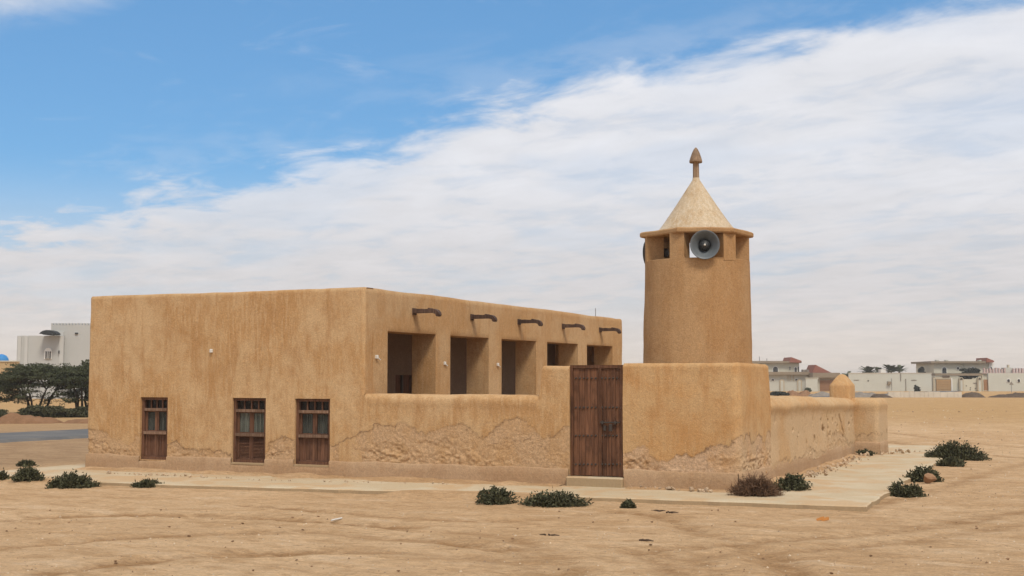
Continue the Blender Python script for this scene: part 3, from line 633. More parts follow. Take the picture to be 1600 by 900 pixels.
def window(a, b, z0, z1, kind):
    f = MB(); yf = Y0 + 0.045; g = 0.002
    f.box(a + g, a + 0.055, yf, yf + 0.13, z0 + g, z1 - g).box(b - 0.055, b - g, yf, yf + 0.13, z0 + g, z1 - g)
    f.box(a + 0.0555, b - 0.0555, yf, yf + 0.13, z1 - 0.05, z1 - g).box(a + 0.0555, b - 0.0555, yf - 0.02, yf + 0.13, z0 + g, z0 + 0.05)
    w = f.build('window', M['win_wood'], hall)
    zt = z1 - 0.255; zm = z0 + 0.47; A, B = a + 0.056, b - 0.056; yi = yf + 0.045
    MB().box(A, B, yf - 0.012, yi + 0.04, zt, zt + 0.05).build('transom_bar', M['grey_wood'], w)
    MB().box(A, B, yf - 0.016, yi + 0.04, zm, zm + 0.052).build('middle_rail', M['grey_wood'], w)
    # four small panes above the transom
    n = 4; W_ = (B - A)
    for i in range(1, n): MB().box(A + W_ * i / n - 0.013, A + W_ * i / n + 0.013, yi - 0.012, yi + 0.028, zt + 0.0505, z1 - 0.0505).build('glazing_bar', M['win_wood'], w)
    for i in range(n): MB().box(A + W_ * i / n + (0.0135 if i else 0), A + W_ * (i + 1) / n - (0.0135 if i < n - 1 else 0), yi + 0.01, yi + 0.016, zt + 0.051, z1 - 0.051).build('pane', M['glass'], w)
    # two casements below, each with glass above and boards or louvres below
    c = (A + B) / 2
    for x0, x1 in ((A, c - 0.002), (c + 0.002, B)):
        s = MB(); t = 0.042
        for zA, zB in ((zm + 0.053, zt - 0.001), (z0 + 0.051, zm - 0.001)):
            s.box(x0, x0 + t, yi, yi + 0.035, zA, zB).box(x1 - t, x1, yi, yi + 0.035, zA, zB).box(x0 + t + 0.0005, x1 - t - 0.0005, yi + 0.001, yi + 0.034, zB - 0.018, zB).box(x0 + t + 0.0005, x1 - t - 0.0005, yi + 0.001, yi + 0.034, zA, zA + 0.018)
        s.build('casement', M['win_wood'], w)
        MB().box(x0 + t + 0.001, x1 - t - 0.001, yi + 0.014, yi + 0.019, zm + 0.072, zt - 0.020).build('pane', M['glass'], w)
        MB().prism([(x0 + t, yi + 0.024), (x0 + t + 0.02, yi + 0.036)] + [(x0 + t + (x1 - x0 - 2 * t) * k / 8, yi + (0.024 if k % 2 else 0.036)) for k in range(1, 9)] + [(x1 - t, yi + 0.09), (x0 + t, yi + 0.09)], 'z', zm + 0.06, zt - 0.01).build('curtain', M['curtain' if kind == 'louvre' else 'dim_curtain'], w)
        if kind == 'louvre':
            nn = 15; za, zb = z0 + 0.070, zm - 0.020
            for k in range(nn):
                zz = za + (zb - za) * (k + 0.5) / nn
                MB().add([(x0 + t, yi + 0.002, zz - 0.011), (x1 - t, yi + 0.002, zz - 0.011), (x1 - t, yi + 0.024, zz + 0.010), (x0 + t, yi + 0.024, zz + 0.010), (x0 + t, yi + 0.005, zz - 0.013), (x1 - t, yi + 0.005, zz - 0.013), (x1 - t, yi + 0.027, zz + 0.007), (x0 + t, yi + 0.027, zz + 0.007)],
                         [(0, 1, 2, 3), (7, 6, 5, 4), (0, 4, 5, 1), (1, 5, 6, 2), (2, 6, 7, 3), (3, 7, 4, 0)]).build('louvre_slat', M['win_wood'], w)
        else:
            nn = 3; xa, xb = x0 + t + 0.002, x1 - t - 0.002
            for k in range(nn):
                q0, q1 = xa + (xb - xa) * k / nn + 0.0025, xa + (xb - xa) * (k + 1) / nn - 0.0025
                MB().box(q0, q1, yi + 0.012 + 0.003 * (k % 2), yi + 0.03, z0 + 0.070, zm - 0.020).build('board', M['win_wood'], w)
    MB().box(a + 0.001, b - 0.001, Y0 + 0.24, Y0 + 0.28, z0, z1).build('dark_room_sheet', M['iron'], w)  # added dark sheet, stands in for the unlit room behind the panes
    if kind != 'first':     # broken plaster lip under the frame
        MB().box(a + 0.01, b - 0.01, Y0 - 0.028, Y0 + 0.05, z0 - 0.035, z0 - 0.004).build('sill', M['concrete'], w)
for q, k in zip(WINS, ('first', 'louvre', 'boards')): window(*q, k)

# spouts on the arcade wall
for i, y in enumerate(SPY):
    L = 0.56; z = 2.90
    prof = [(0, 0.022), (0.34, 0.026), (0.44, 0.024), (0.50, 0.0), (0.512, -0.032), (0.53, -0.046), (0.556, -0.042), (0.572, -0.01), (0.560, 0.035), (0.52, 0.078), (0.46, 0.098), (0.41, 0.096), (0.40, 0.112), (0.36, 0.116), (0.345, 0.096), (0.24, 0.096), (0.23, 0.104), (0.0, 0.102)]
    s = MB().prism([(X0 - 0.05 + u * 1.06, z + v) for u, v in prof], 'y', y - 0.06, y + 0.06)
    s.build('water_spout', M['spout_wood'], hall)
    MB().box(X0 - 0.04, X0 + 0.022, y - 0.072, y + 0.072, z - 0.005, z + 0.118).build('spout_plate', M['spout_wood'], hall)
# little white lamps on the walls
p = fz(331, 548); MB().rbox(p[0] - 0.026, p[0] + 0.026, Y0 - 0.045, Y0 + 0.02, p[2] - 0.032, p[2] + 0.03, 0.010).build('wall_lamp', M['lampwhite'], hall)
for px, py in ((588, 557), (694, 567), (777, 569)):
    p = onx(px, py, X0); MB().rbox(X0 - 0.02, X0 + 0.035, p[1] - 0.028, p[1] + 0.028, p[2] - 0.035, p[2] + 0.025, 0.008).tube([(X0 + 0.02, p[1] + 0.03, p[2] - 0.03), (X0 + 0.03, p[1] + 0.09, p[2] - 0.06)], 0.011).build('wall_lamp', M['lampwhite'], hall)
p = onx(930.5, 496, -14.0)
ae = MB().tube([(p[0], p[1], 3.0), (p[0], p[1], p[2] + 0.28)], 0.012, 5).build('roof_aerial', M['grey_metal'], None, loc=(p[0], p[1], 3.0)); tag(ae, 'thin metal aerial rod standing on the hall roof', 'aerial')

# ------------------------------------------------------------------ courtyard wall with door
court = empty('courtyard_wall', (-9.2, Y0 + 0.2, 0)); tag(court, 'crumbling low mud wall between the hall and the plank door, stepping up at the door', 'wall')
DX0, DX1 = -7.77, -6.865
def cw_top(U):
    t = 1.435 + 0.485 * sstep(U, -8.30, -8.24); return t + (fbm(U * 1.5, U * 0 + 2, o=3) - 0.5) * 0.05
def court_front(U, V, flat=False):
    H = cw_top(U); z = np.where(V > 1.0, 1.0 + (V - 1.0) * (H - 1.0), V)      # V runs to 2.0
    o, w, c = plaster(U, z, 3.0, np.interp(U, WX, WZ), amp=1.0)
    o = o * (0.3 + 0.7 * sstep(DX0 - U, 0, 0.06))
    r = np.where(U < -8.3, 0.10, 0.05)
    y = Y0 - o + roundoff(H - z, r) - 0.012 * np.exp(-((H - z - 0.13) / 0.08) ** 2) * (U < -8.32) * sstep(U, X0, X0 + 0.2)
    if flat: return np.stack([U, Y0 + 0 * U, z], 1)
    return np.stack([U, y, z], 1), {'wear': w, 'crack': c, 'spout_shade': 0 * U, 'salt': 0 * U}
vs_c = np.concatenate([seg([PL - 0.1, 1.0], 0.0155), seg([1.0, 2.0], 0.035)[1:]])
sheet('wall_body', seg([X0, -8.3, -8.24, DX0], 0.02), vs_c, lambda u, v: np.ones(u.shape, bool), court_front, (0, 0.42, 0), M['mud'], court, skip=lambda u, v: u < X0 + 0.005)
plinth_run('plinth', [(X0, YF), (DX0 - 0.02, YF)], court)
MB().rbox(DX0 - 0.03, DX1 + 0.02, Y0 - 0.10, Y0 + 0.35, -0.1, 0.150, 0.02).build('door_step', M['concrete'], court)
# door
f = MB(); yd = Y0 + 0.06; zt = 1.925
f.box(DX0 + 0.004, DX0 + 0.045, yd - 0.03, yd + 0.08, 0.152, zt).box(DX1 - 0.045, DX1 - 0.004, yd - 0.03, yd + 0.08, 0.152, zt).box(DX0 + 0.0455, DX1 - 0.0455, yd - 0.025, yd + 0.08, zt - 0.05, zt)
f.box(DX0 + 0.0455, DX1 - 0.0455, yd + 0.03, yd + 0.045, 0.153, zt - 0.051)
door = f.build('door', M['door_wood'], court)
A, B = DX0 + 0.047, DX1 - 0.047; c = ony(936, 650, Y0)[0]; rng = random.Random(4)
for x0, x1 in ((A, c - 0.03), (c + 0.03, B)):
    n = 4; cuts = [x0 + (x1 - x0) * (i + (rng.uniform(-0.16, 0.16) if 0 < i < n else 0)) / n for i in range(n + 1)]
    for a, b in zip(cuts[:-1], cuts[1:]):
        dz = rng.uniform(0, 0.012); MB().rbox(a + 0.0013, b - 0.0013, yd - 0.004 + rng.uniform(0, 0.006), yd + 0.028, 0.157 + dz, zt - 0.053 - dz * 0.3, 0.002).build('plank', M['door_wood'], door)
MB().rbox(c - 0.028, c + 0.028, yd - 0.024, yd + 0.028, 0.156, zt - 0.053, 0.006).build('centre_strip', M['door_wood'], door)
stud = MB().lathe([(0.0165, 0.0), (0.016, 0.008), (0.011, 0.016), (0.004, 0.020), (0.0, 0.0205)], n=8, M3=Matrix(((1, 0, 0), (0, 0, -1), (0, 1, 0)))); sm = None
for py in (591, 636.7, 680.7, 725.5):
    for xs in (np.linspace(900, 931, 6), np.linspace(941, 970, 6)):
        for px in xs:
            q = ony(px + rng.uniform(-.3, .3), py, yd)
            if sm is None: s = stud.build('door_stud', M['iron'], door, True, local=True); sm = s.data
            else: s = link('door_stud', sm, door)
            pm = parent_matrix(door); s.location = pm.inverted() @ Vector((q[0], yd - 0.005, q[2]))
q0, q1 = ony(939, 660, yd), ony(970, 660, yd)
MB().tube([(q0[0], yd - 0.04, q0[2]), (q1[0], yd - 0.04, q1[2])], 0.011, 6).box(q0[0] + .02, q0[0] + .05, yd - 0.05, yd - 0.005, q0[2] - .025, q0[2] + .025).box(q1[0] - .09, q1[0] - .06, yd - 0.05, yd - 0.005, q0[2] - .025, q0[2] + .025).build('door_bolt', M['iron'], door)
q = ony(955.5, 667, yd); MB().rbox(q[0] - 0.026, q[0] + 0.026, yd - 0.06, yd - 0.028, q[2] - 0.065, q[2] + 0.045, 0.01).build('padlock', M['iron'], door)
q = ony(945.5, 668, yd); MB().rbox(q[0] - 0.022, q[0] + 0.022, yd - 0.03, yd - 0.006, q[2] - 0.05, q[2] + 0.03, 0.008).build('hasp', M['iron'], door)

# ------------------------------------------------------------------ minaret
TX, TY = -5.905, 20.42
mina = empty('mud_minaret', (TX, TY, 0)); tag(mina, 'round mud minaret with open lantern and pale cone roof on a square base', 'minaret')
BZ = 1.955
def blk_top(a, b): return BZ + (fbm(np.asarray(a) * 1.3 + 4, np.asarray(b) * 1.3, o=3) - 0.5) * 0.05
RC = 0.16                                           # soft corner
BYB = 21.45
def block_face(U, V, flat=False):
    """U runs round the block: along the front to the corner, round it, then along the right side"""
    Lf = (X1 - RC) - DX1; q = RC * math.pi / 2
    a = np.clip((U - Lf) / q, 0, 1) * math.pi / 2
    x = np.where(U < Lf, DX1 + U, np.where(U < Lf + q, X1 - RC + RC * np.sin(a), X1)); y = np.where(U < Lf, Y0, np.where(U < Lf + q, Y0 + RC - RC * np.cos(a), Y0 + RC + (U - Lf - q)))
    nx, ny = np.sin(a), -np.cos(a)
    H = blk_top(x, y); z = np.where(V > 1.2, 1.2 + (V - 1.2) * (H - 1.2) / 0.8, V)
    edge = np.where(U < Lf + q, np.interp(x, WX, WZ) + 0.05, 0.76 + 0.08 * np.sin(U * 9))
    o, w, c = plaster(x + y * 0.9, z, 11.0, edge, amp=0.9)
    o = o * (0.3 + 0.7 * sstep(U, 0, 0.06)) - roundoff(H - z, 0.055) - 0.03 * sstep(z, 1.2, 2.0)
    side = sstep(U, Lf, Lf + q); salt = side * sstep(z, 1.15, 0.55) * 0.65 * sstep(fbm(y * 4, z * 3, o=3), 0.35, 0.6)
    if flat: return np.stack([x, y, z], 1)
    return np.stack([x + nx * o, y + ny * o, z], 1), {'wear': w, 'crack': c, 'spout_shade': 0 * U, 'salt': salt}
Lf = (X1 - RC) - DX1; Lq = RC * math.pi / 2; LT = Lf + Lq + (BYB - Y0 - RC)
sheet('base_block', seg([0, Lf, Lf + Lq, LT], 0.02), np.concatenate([seg([PL - 0.1, 1.2], 0.0155), seg([1.2, 2.0], 0.035)[1:]]), lambda u, v: np.ones(u.shape, bool), block_face, (0, 0, 0), M['block_mud'], mina, skip=lambda u, v: np.ones(u.shape, bool))
MB().box(DX1 + 0.06, X1 - 0.10, Y0 + 0.06, BYB, 0.05, BZ - 0.045).build('base_core', M['block_mud'], mina)
MB().box(DX1 + 0.001, DX1 + 0.06, Y0 + 0.02, BYB, 0.16, BZ - 0.06).build('base_flank', M['block_mud'], mina)
plinth_run('plinth', [(DX1 + 0.022, YF), (X1 - 0.05, YF), (X1 - 0.002, YF + 0.05), (X1 - 0.002, BYB)], mina)
# shaft
cdir = np.array([-TX, -TY]); cdir /= np.linalg.norm(cdir); rdir = np.array([-cdir[1], cdir[0]])
def tpos(phi, r, z):
    v = cdir * math.cos(math.radians(phi)) + rdir * math.sin(math.radians(phi)); return (TX + v[0] * r, TY + v[1] * r, z)
ZS, ZC = 3.595, 4.0
def shaft():
    mb = MB(); prof = [(0.872 - 0.026 * t + 0.004 * math.sin(t * 5), 1.86 + (ZS - 1.86) * t) for t in np.linspace(0, 1, 44)]
    n = 128; vs = []
    for r, z in prof:
        a = np.linspace(0, 2 * math.pi, n, endpoint=False)
        rr = r + (fbm(np.cos(a) * 1.2 + 5, np.sin(a) * 1.2 + 5, a * 0 + z * 1.0, o=3) - 0.5) * 0.045 + (fbm(np.cos(a) * 5 + 5, np.sin(a) * 5 + 5, a * 0 + z * 4.0, o=2) - 0.5) * 0.010
        vs += [(TX + q * math.cos(t), TY + q * math.sin(t), z) for q, t in zip(rr, a)]
    m = len(prof); fs = [(i * n + k, i * n + (k + 1) % n, (i + 1) * n + (k + 1) % n, (i + 1) * n + k) for i in range(m - 1) for k in range(n)]
    mb.add(vs, fs); mb.build('shaft', M['tower_mud'], mina, True)
    MB().lathe([(0.842, ZS), (0.825, ZS + 0.008), (0.6, ZS + 0.004), (0.0, ZS)], (TX, TY, 0), 64).build('lantern_floor', M['tower_mud'], mina)
shaft()
for k in range(6):
    c0 = -22 + 60 * k; hw = 8.3; mb = MB(); vs = []
    a = np.linspace(c0 - hw, c0 + hw, 9)
    for z, g in ((ZS - 0.03, 0.0), (ZS + 0.04, 0.0), (ZS + 0.2, 0.0), (ZC + 0.005, 0.0)):
        fl = 1.6 if z < ZS else 0.0
        vs += [tpos(c0 + (p - c0) * (1 + fl * 0.05), 0.842, z) for p in a] + [tpos(c0 + (p - c0) * 1.25, 0.56, z) for p in a[::-1]]
    n = 18; fs = [(i * n + j, i * n + (j + 1) % n, (i + 1) * n + (j + 1) % n, (i + 1) * n + j) for i in range(3) for j in range(n)]
    mb.add(vs, fs); mb.build('lantern_pier', M['tower_mud'], mina)
mb = MB(); ring = []
hexa = [tpos(-22 + 60 * k + (3 if k == 0 else 0), 0.928, 0)[:2] for k in range(6)]
pts = []
for i in range(6):
    a, b = hexa[i], hexa[(i + 1) % 6]; pts += [(a[0] + (b[0] - a[0]) * t, a[1] + (b[1] - a[1]) * t) for t in np.linspace(0, 1, 9)[:-1]]
def sc(s, z, w=0.012): return [(TX + (x - TX) * s, TY + (y - TY) * s, z + w * (float(vnoise(np.array([x * 5]), np.array([y * 5]))[0]) - 0.5) * 2) for x, y in pts]
rows = [sc(0.80, ZC, 0), sc(0.985, ZC, 0.006), sc(1.0, ZC + 0.02, 0.006), sc(1.0, ZC + 0.065), sc(0.975, ZC + 0.085), sc(0.66, ZC + 0.10, 0.0)]
n = len(pts); fs = [(i * n + j, i * n + (j + 1) % n, (i + 1) * n + (j + 1) % n, (i + 1) * n + j) for i in range(5) for j in range(n)] + [tuple(range(n - 1, -1, -1)), tuple(range(5 * n, 6 * n))]
mb.add([p for r in rows for p in r], fs); mb.build('cap_slab', M['tower_mud'], mina)
mb = MB(); prof = [(0.66, 4.07), (0.645, 4.10), (0.60, 4.15)] + [(0.60 - 0.54 * (t ** 0.93), 4.15 + 0.80 * t) for t in np.linspace(0, 1, 20)[1:]] + [(0.055, 4.985), (0.0, 5.0)]
mb.lathe(prof, (TX, TY, 0), 64, jit=0.05); mb.build('cone_roof', M['cone'], mina, True)
MB().lathe([(0.058, 4.96), (0.052, 5.0), (0.050, 5.22), (0.055, 5.245), (0.104, 5.235), (0.107, 5.26), (0.090, 5.32), (0.062, 5.40), (0.035, 5.455), (0.012, 5.485), (0.0, 5.49)], (TX, TY, 0), 20, jit=0.12).build('finial', M['finial'], mina, True)

# loudspeakers
def horn(phi, label, r0=0.94, dz=0.0, tilt=0.0, aim=None):
    c = tpos(phi, r0, 3.79 + dz); v = Vector(tpos(phi if aim is None else aim, 1.0, 0)) - Vector((TX, TY, 0)); v.z = tilt; v.normalize()
    M3 = v.to_track_quat('Z', 'X').to_matrix()
    t = empty('horn_loudspeaker', c); tag(t, label, 'loudspeaker', 'horn loudspeakers on the minaret')
    R = 0.225
    MB().lathe([(R, 0.0), (R + 0.006, 0.006), (R + 0.004, 0.012), (R - 0.006, 0.010), (R - 0.03, -0.008), (R * 0.78, -0.035), (R * 0.58, -0.075), (R * 0.42, -0.12), (R * 0.34, -0.17), (0.06, -0.20), (0.0, -0.20)], c, 40, M3).build('horn_bell', M['horn'], t, True)
    MB().lathe([(R + 0.002, -0.002), (R * 0.80, -0.045), (R * 0.60, -0.09), (R * 0.45, -0.14), (R * 0.40, -0.19), (0.0, -0.22)], c, 40, M3).build('horn_back', M['horn'], t, True)
    MB().lathe([(0.088, -0.115), (0.082, -0.075), (0.062, -0.04), (0.035, -0.022), (0.0, -0.018)], c, 24, M3).build('throat_cone', M['horn_dark'], t, True)
    MB().lathe([(0.017, -0.022), (0.016, 0.004), (0.010, 0.010), (0.0, 0.012)], c, 16, M3).build('centre_cap', M['lampwhite'], t, True)
    MB().lathe([(0.0, -0.34), (0.06, -0.34), (0.075, -0.32), (0.075, -0.21), (0.05, -0.19)], c, 20, M3).build('driver', M['horn'], t, True)
    q = Vector(c) + M3 @ Vector((0, 0, -0.24)); MB().tube([(q.x, q.y, ZS - 0.02), (q.x, q.y, q.z)], 0.018, 6).build('bracket', M['iron'], t)
horn(7.6, 'grey horn loudspeaker facing out of the front opening of the minaret', aim=2)
horn(-110, 'dark horn loudspeaker seen edge-on at the left edge of the minaret', 0.845, -0.01)

# ------------------------------------------------------------------ side wall with pier
side = empty('side_wall', (X1 - 0.2, 26, 0)); tag(side, 'pale weathered low mud wall running back from the minaret, with capped pier and end block', 'wall')
YS0, YS1 = BYB + 0.002, 30.2
def sx(Y): return np.interp(Y, [21, 26, 30.2], [X1 - 0.03, X1 - 0.05, -5.085])
def side_top(Y): return np.interp(Y, [21.4, 24, 27, 30.2, 31.5], [1.385, 1.37, 1.33, 1.275, 1.27]) + (fbm(np.asarray(Y) * 1.1, np.asarray(Y) * 0 + 8, o=3) - 0.5) * 0.08
def side_face(U, V, flat=False):
    H = side_top(U); z = np.where(V > 0.9, 0.9 + (V - 0.9) * (H - 0.9), V)
    edge = 0.36 + 0.35 * sstep(fbm(U * 0.7 + 2, U * 0, o=2), 0.5, 0.7)
    o, w, c = plaster(U * 0.8 + 30, z, 21.0, edge * 0.8, amp=1.3)
    holes = sstep(fbm(U * 6 + 3, z * 7, o=2), 0.70, 0.78) * np.exp(-((z - 0.72) / 0.22) ** 2)
    o = o - holes * 0.06; c = np.maximum(c, holes)
    cr = np.exp(-((U - 28.2 - (0.85 - z) * 1.4 - 0.12 * (fbm(U * 0 + z * 9, U * 0, o=3) - 0.5)) / 0.05) ** 2) * sstep(z, 0.42, 0.6) * sstep(1.05, 0.95, 1.05) * (z < 0.95)
    o = o - cr * 0.05; c = np.maximum(c, cr)
    o = o + 0.05 * np.exp(-((H - z - 0.16) / 0.11) ** 2) + 0.03 * sstep(0.8 - z, 0, 0.6)
    x = sx(U) + o - roundoff(H - z, 0.17)
    salt = (0.25 + 0.75 * sstep(fbm(U * 1.2 + 5, z * 0.9, o=4), 0.36, 0.56)) * sstep(H - z, 0.08, 0.42) * 0.80
    if flat: return np.stack([sx(U), U, z], 1)
    return np.stack([x, U, z], 1), {'wear': w * 0.6, 'crack': c, 'spout_shade': 0 * U, 'salt': salt}
sheet('wall_body', seg([YS0, YS1], 0.035), np.concatenate([seg([PL - 0.1, 0.9], 0.0155), seg([0.9, 1.9], 0.04)[1:]]), lambda u, v: np.ones(u.shape, bool), side_face, (-0.45, 0, 0), M['side_mud'], side)
EX = -4.54
def end_face(U, V, flat=False):
    """end block: front then right side"""
    L1 = EX - 0.12 - (-5.14); q = 0.12 * math.pi / 2; a = np.clip((U - L1) / q, 0, 1) * math.pi / 2
    x = np.where(U < L1, -5.14 + U, np.where(U < L1 + q, EX - 0.12 + 0.12 * np.sin(a), EX)); y = np.where(U < L1, YS1, np.where(U < L1 + q, YS1 + 0.12 - 0.12 * np.cos(a), YS1 + 0.12 + U - L1 - q))
    H = 1.262 + (fbm(x * 2, y * 2, o=2) - 0.5) * 0.05; z = np.where(V > 0.9, 0.9 + (V - 0.9) * (H - 0.9), V)
    o, w, c = plaster(x * 1.1 + y, z, 41.0, 0.45 + 0 * U, amp=1.0); o = o - roundoff(H - z, 0.16) + 0.03 * np.exp(-((H - z - 0.16) / 0.1) ** 2)
    salt = sstep(z, 1.15, 0.8) * (0.4 + 0.6 * sstep(fbm(x * 3, z * 2 + y, o=3), 0.3, 0.55)) * 0.9; o = o * 0.6
    P = np.stack([x + np.sin(a) * o, y - np.cos(a) * o, z], 1)
    return (P if flat else (P, {'wear': w * 0.7, 'crack': c, 'spout_shade': 0 * U, 'salt': salt}))
L1 = EX - 0.12 + 5.14
sheet('end_block', seg([0, L1, L1 + 0.188, L1 + 0.188 + 1.2], 0.03), np.concatenate([seg([PL - 0.1, 0.9], 0.0155), seg([0.9, 1.9], 0.04)[1:]]), lambda u, v: np.ones(u.shape, bool), end_face, (0, 0, 0), M['side_mud'], side, skip=lambda u, v: np.ones(u.shape, bool))
MB().rbox(-5.5, EX - 0.07, YS1 + 0.10, YS1 + 1.3, 0.1, 1.235, 0.06).build('end_core', M['side_mud'], side)
plinth_run('plinth', [(X1 - 0.028, YS0), (sx(26), 26), (-5.09, YS1 - 0.02)], side)
plinth_run('plinth', [(-5.09, YS1 - 0.02), (EX + 0.021, YS1 - 0.02)], side)
plinth_run('plinth', [(EX, YS1 - 0.017), (EX, YS1 + 1.2)], side)
mb = MB(); zz = [(0, 1.1, 0.0), (0, 1.53, 0.0), (0, 1.575, 0.012), (0, 1.62, 0.05), (0, 1.69, 0.10), (0, 1.75, 0.15), (0, 1.79, 0.195), (0, 1.808, 0.23), (0, 1.814, 0.262)]
px0, px1, py0, py1 = -5.62, -5.13, 30.05, 30.75; cx, cy = (px0 + px1) / 2, (py0 + py1) / 2; vs = []
for _, z, s in zz:
    k = 1 - s / 0.27; 
    for t in range(24):
        a = 2 * math.pi * t / 24; cu, su = math.cos(a), math.sin(a); e = 0.28
        x = math.copysign(abs(cu) ** e, cu); y = math.copysign(abs(su) ** e, su); w = 1 + 0.05 * (float(vnoise(np.array([x * 3 + 5]), np.array([y * 3 + 5]), np.array([z * 5]))[0]) - 0.5)
        vs.append((cx + (px1 - px0) / 2 * x * k * w, cy + (py1 - py0) / 2 * y * k * w, z))
m = len(zz); mb.add(vs, [(i * 24 + j, i * 24 + (j + 1) % 24, (i + 1) * 24 + (j + 1) % 24, (i + 1) * 24 + j) for i in range(m - 1) for j in range(24)] + [tuple(range((m - 1) * 24, m * 24))])
mb.build('capped_pier', M['side_mud'], side, True)
# rest of the courtyard enclosure, out of sight behind
rear = MB().rbox(X0 + 0.02, -5.55, 30.9, 31.35, 0, 1.25, 0.08).build('rear_courtyard_wall', M['side_mud']); tag(rear, 'low mud wall closing the back of the courtyard behind the pier', 'wall')
MB().add([(X0 - 0.02, Y0 + 0.43, 0.10), (X1 - 0.4, Y0 + 0.43, 0.10), (X1 - 0.4, 30.9, 0.10), (X0 - 0.02, 30.9, 0.10)], [(0, 1, 2, 3)]).build('courtyard_floor', M['sand'])
tag(bpy.data.objects['courtyard_floor'], 'sand floor inside the courtyard', kind='structure')

# ------------------------------------------------------------------ stones and litter
rng = random.Random(11)
def rock_mesh(name, mat, seed, sub=1):
    import bmesh
    bm = bmesh.new(); bmesh.ops.create_icosphere(bm, subdivisions=sub + 1, radius=1.0); r = random.Random(seed)
    pl = [(Vector((r.uniform(-1, 1), r.uniform(-1, 1), r.uniform(-1, 1))).normalized(), r.uniform(0.22, 0.62)) for _ in range(8)]
    for v in bm.verts:
        v.co *= r.uniform(0.88, 1.05)
        for nrm, dd in pl:
            k = v.co.dot(nrm)
            if k > dd: v.co -= nrm * (k - dd)
    me = bpy.data.meshes.new(name); bm.to_mesh(me); bm.free(); me.materials.append(mat); return me
RM = [rock_mesh('rubble_stone', M['stone'], s, 0) for s in range(7)]
def stone(x, y, z, s, label, group, mesh=None):
    o = link('rubble_stone', mesh or rng.choice(RM), None, (x, y, z)); o.rotation_euler = (rng.uniform(0, 6), rng.uniform(0, 6), rng.uniform(0, 6))
    o.scale = (s * rng.uniform(0.8, 1.4), s * rng.uniform(0.7, 1.1), s * rng.uniform(0.6, 0.9)); tag(o, label, 'stone', group)
def along(px0, py0, px1, py1, n, spread, smin, smax, label, group):
    a, b = gnd(px0, py0, 0.0), gnd(px1, py1, 0.0)
    for i in range(n):
        t = rng.random(); d = rng.gauss(0, spread); s = smin + (smax - smin) * rng.random() ** 2.5
        p = a + (b - a) * t; nrm = np.array([-(b - a)[1], (b - a)[0], 0]); nrm /= np.linalg.norm(nrm); p = p + nrm * d
        stone(p[0], p[1], 0.005 + s * 0.4, s, label, group)
along(1255, 746, 1340, 716, 110, 0.14, 0.025, 0.085, 'loose pale rubble stone at the foot of the side wall', 'rubble along the side wall')
along(1340, 714, 1420, 705, 45, 0.16, 0.025, 0.08, 'pale rubble stone strewn in front of the end block', 'rubble by the end block')
along(985, 762, 1110, 770, 34, 0.045, 0.022, 0.065, 'small pale stone under the plinth between door and dry bush', 'stones right of the door')
along(150, 739, 360, 748, 44, 0.05, 0.018, 0.055, 'small pale stone under the plinth below the left windows', 'stones below the left windows')
along(380, 750, 700, 757, 34, 0.06, 0.012, 0.035, 'tiny pale stone at the foot of the crumbling wall', 'stones below the courtyard wall')
# drift of sand and plaster dust along the foot of the walls
def drift(name, pts, w, h, mat, label, z=-0.001):
    mb = MB(); rows = []
    for (ax, ay), (bx, by) in zip(pts[:-1], pts[1:]):
        L = math.hypot(bx - ax, by - ay); nx, ny = (by - ay) / L, -(bx - ax) / L; n = int(L / 0.06)
        for i in range(n + 1):
            x, y = ax + (bx - ax) * i / n, ay + (by - ay) * i / n; k = float(fbm(np.array([x * 1.1 + 2]), np.array([y * 1.1 + 7]), o=3)[0]); k2 = float(fbm(np.array([x * 5 + 2]), np.array([y * 5 + 7]), o=2)[0])
            ww = w * (0.35 + 1.3 * max(0, k - 0.15)) * (0.8 + 0.4 * k2); hh = h * (0.2 + 1.6 * max(0, k - 0.25)) * (0.6 + 0.8 * k2)
            rows.append([(x - nx * 0.05, y - ny * 0.05, z + hh), (x + nx * ww * 0.25, y + ny * ww * 0.25, z + hh * 0.8), (x + nx * ww * 0.6, y + ny * ww * 0.6, z + hh * (0.2 + 0.3 * k2)), (x + nx * ww, y + ny * ww, z - 0.004)])
    m = 4; mb.add([p for r in rows for p in r], [(m * i + j, m * (i + 1) + j, m * (i + 1) + j + 1, m * i + j + 1) for i in range(len(rows) - 1) for j in range(3)])
    tag(mb.build(name, mat, None, True), label, kind='structure')
drift('sand_drift', [(XL, Y0 - 0.02), (DX0 - 0.1, Y0 - 0.02)], 0.55, 0.055, M['sand'], 'sand drifted against the plinth of hall and low wall')
drift('sand_drift', [(DX1 + 0.1, Y0 - 0.02), (X1 + 0.02, Y0 - 0.02)], 0.30, 0.03, M['sand'], 'sand drifted against the plinth of the minaret')
drift('sand_drift', [(X1 + 0.0, Y0 + 0.1), (X1 - 0.08, YS1 - 0.1)], 0.40, 0.06, M['sand'], 'sand drifted against the plinth of the side wall')

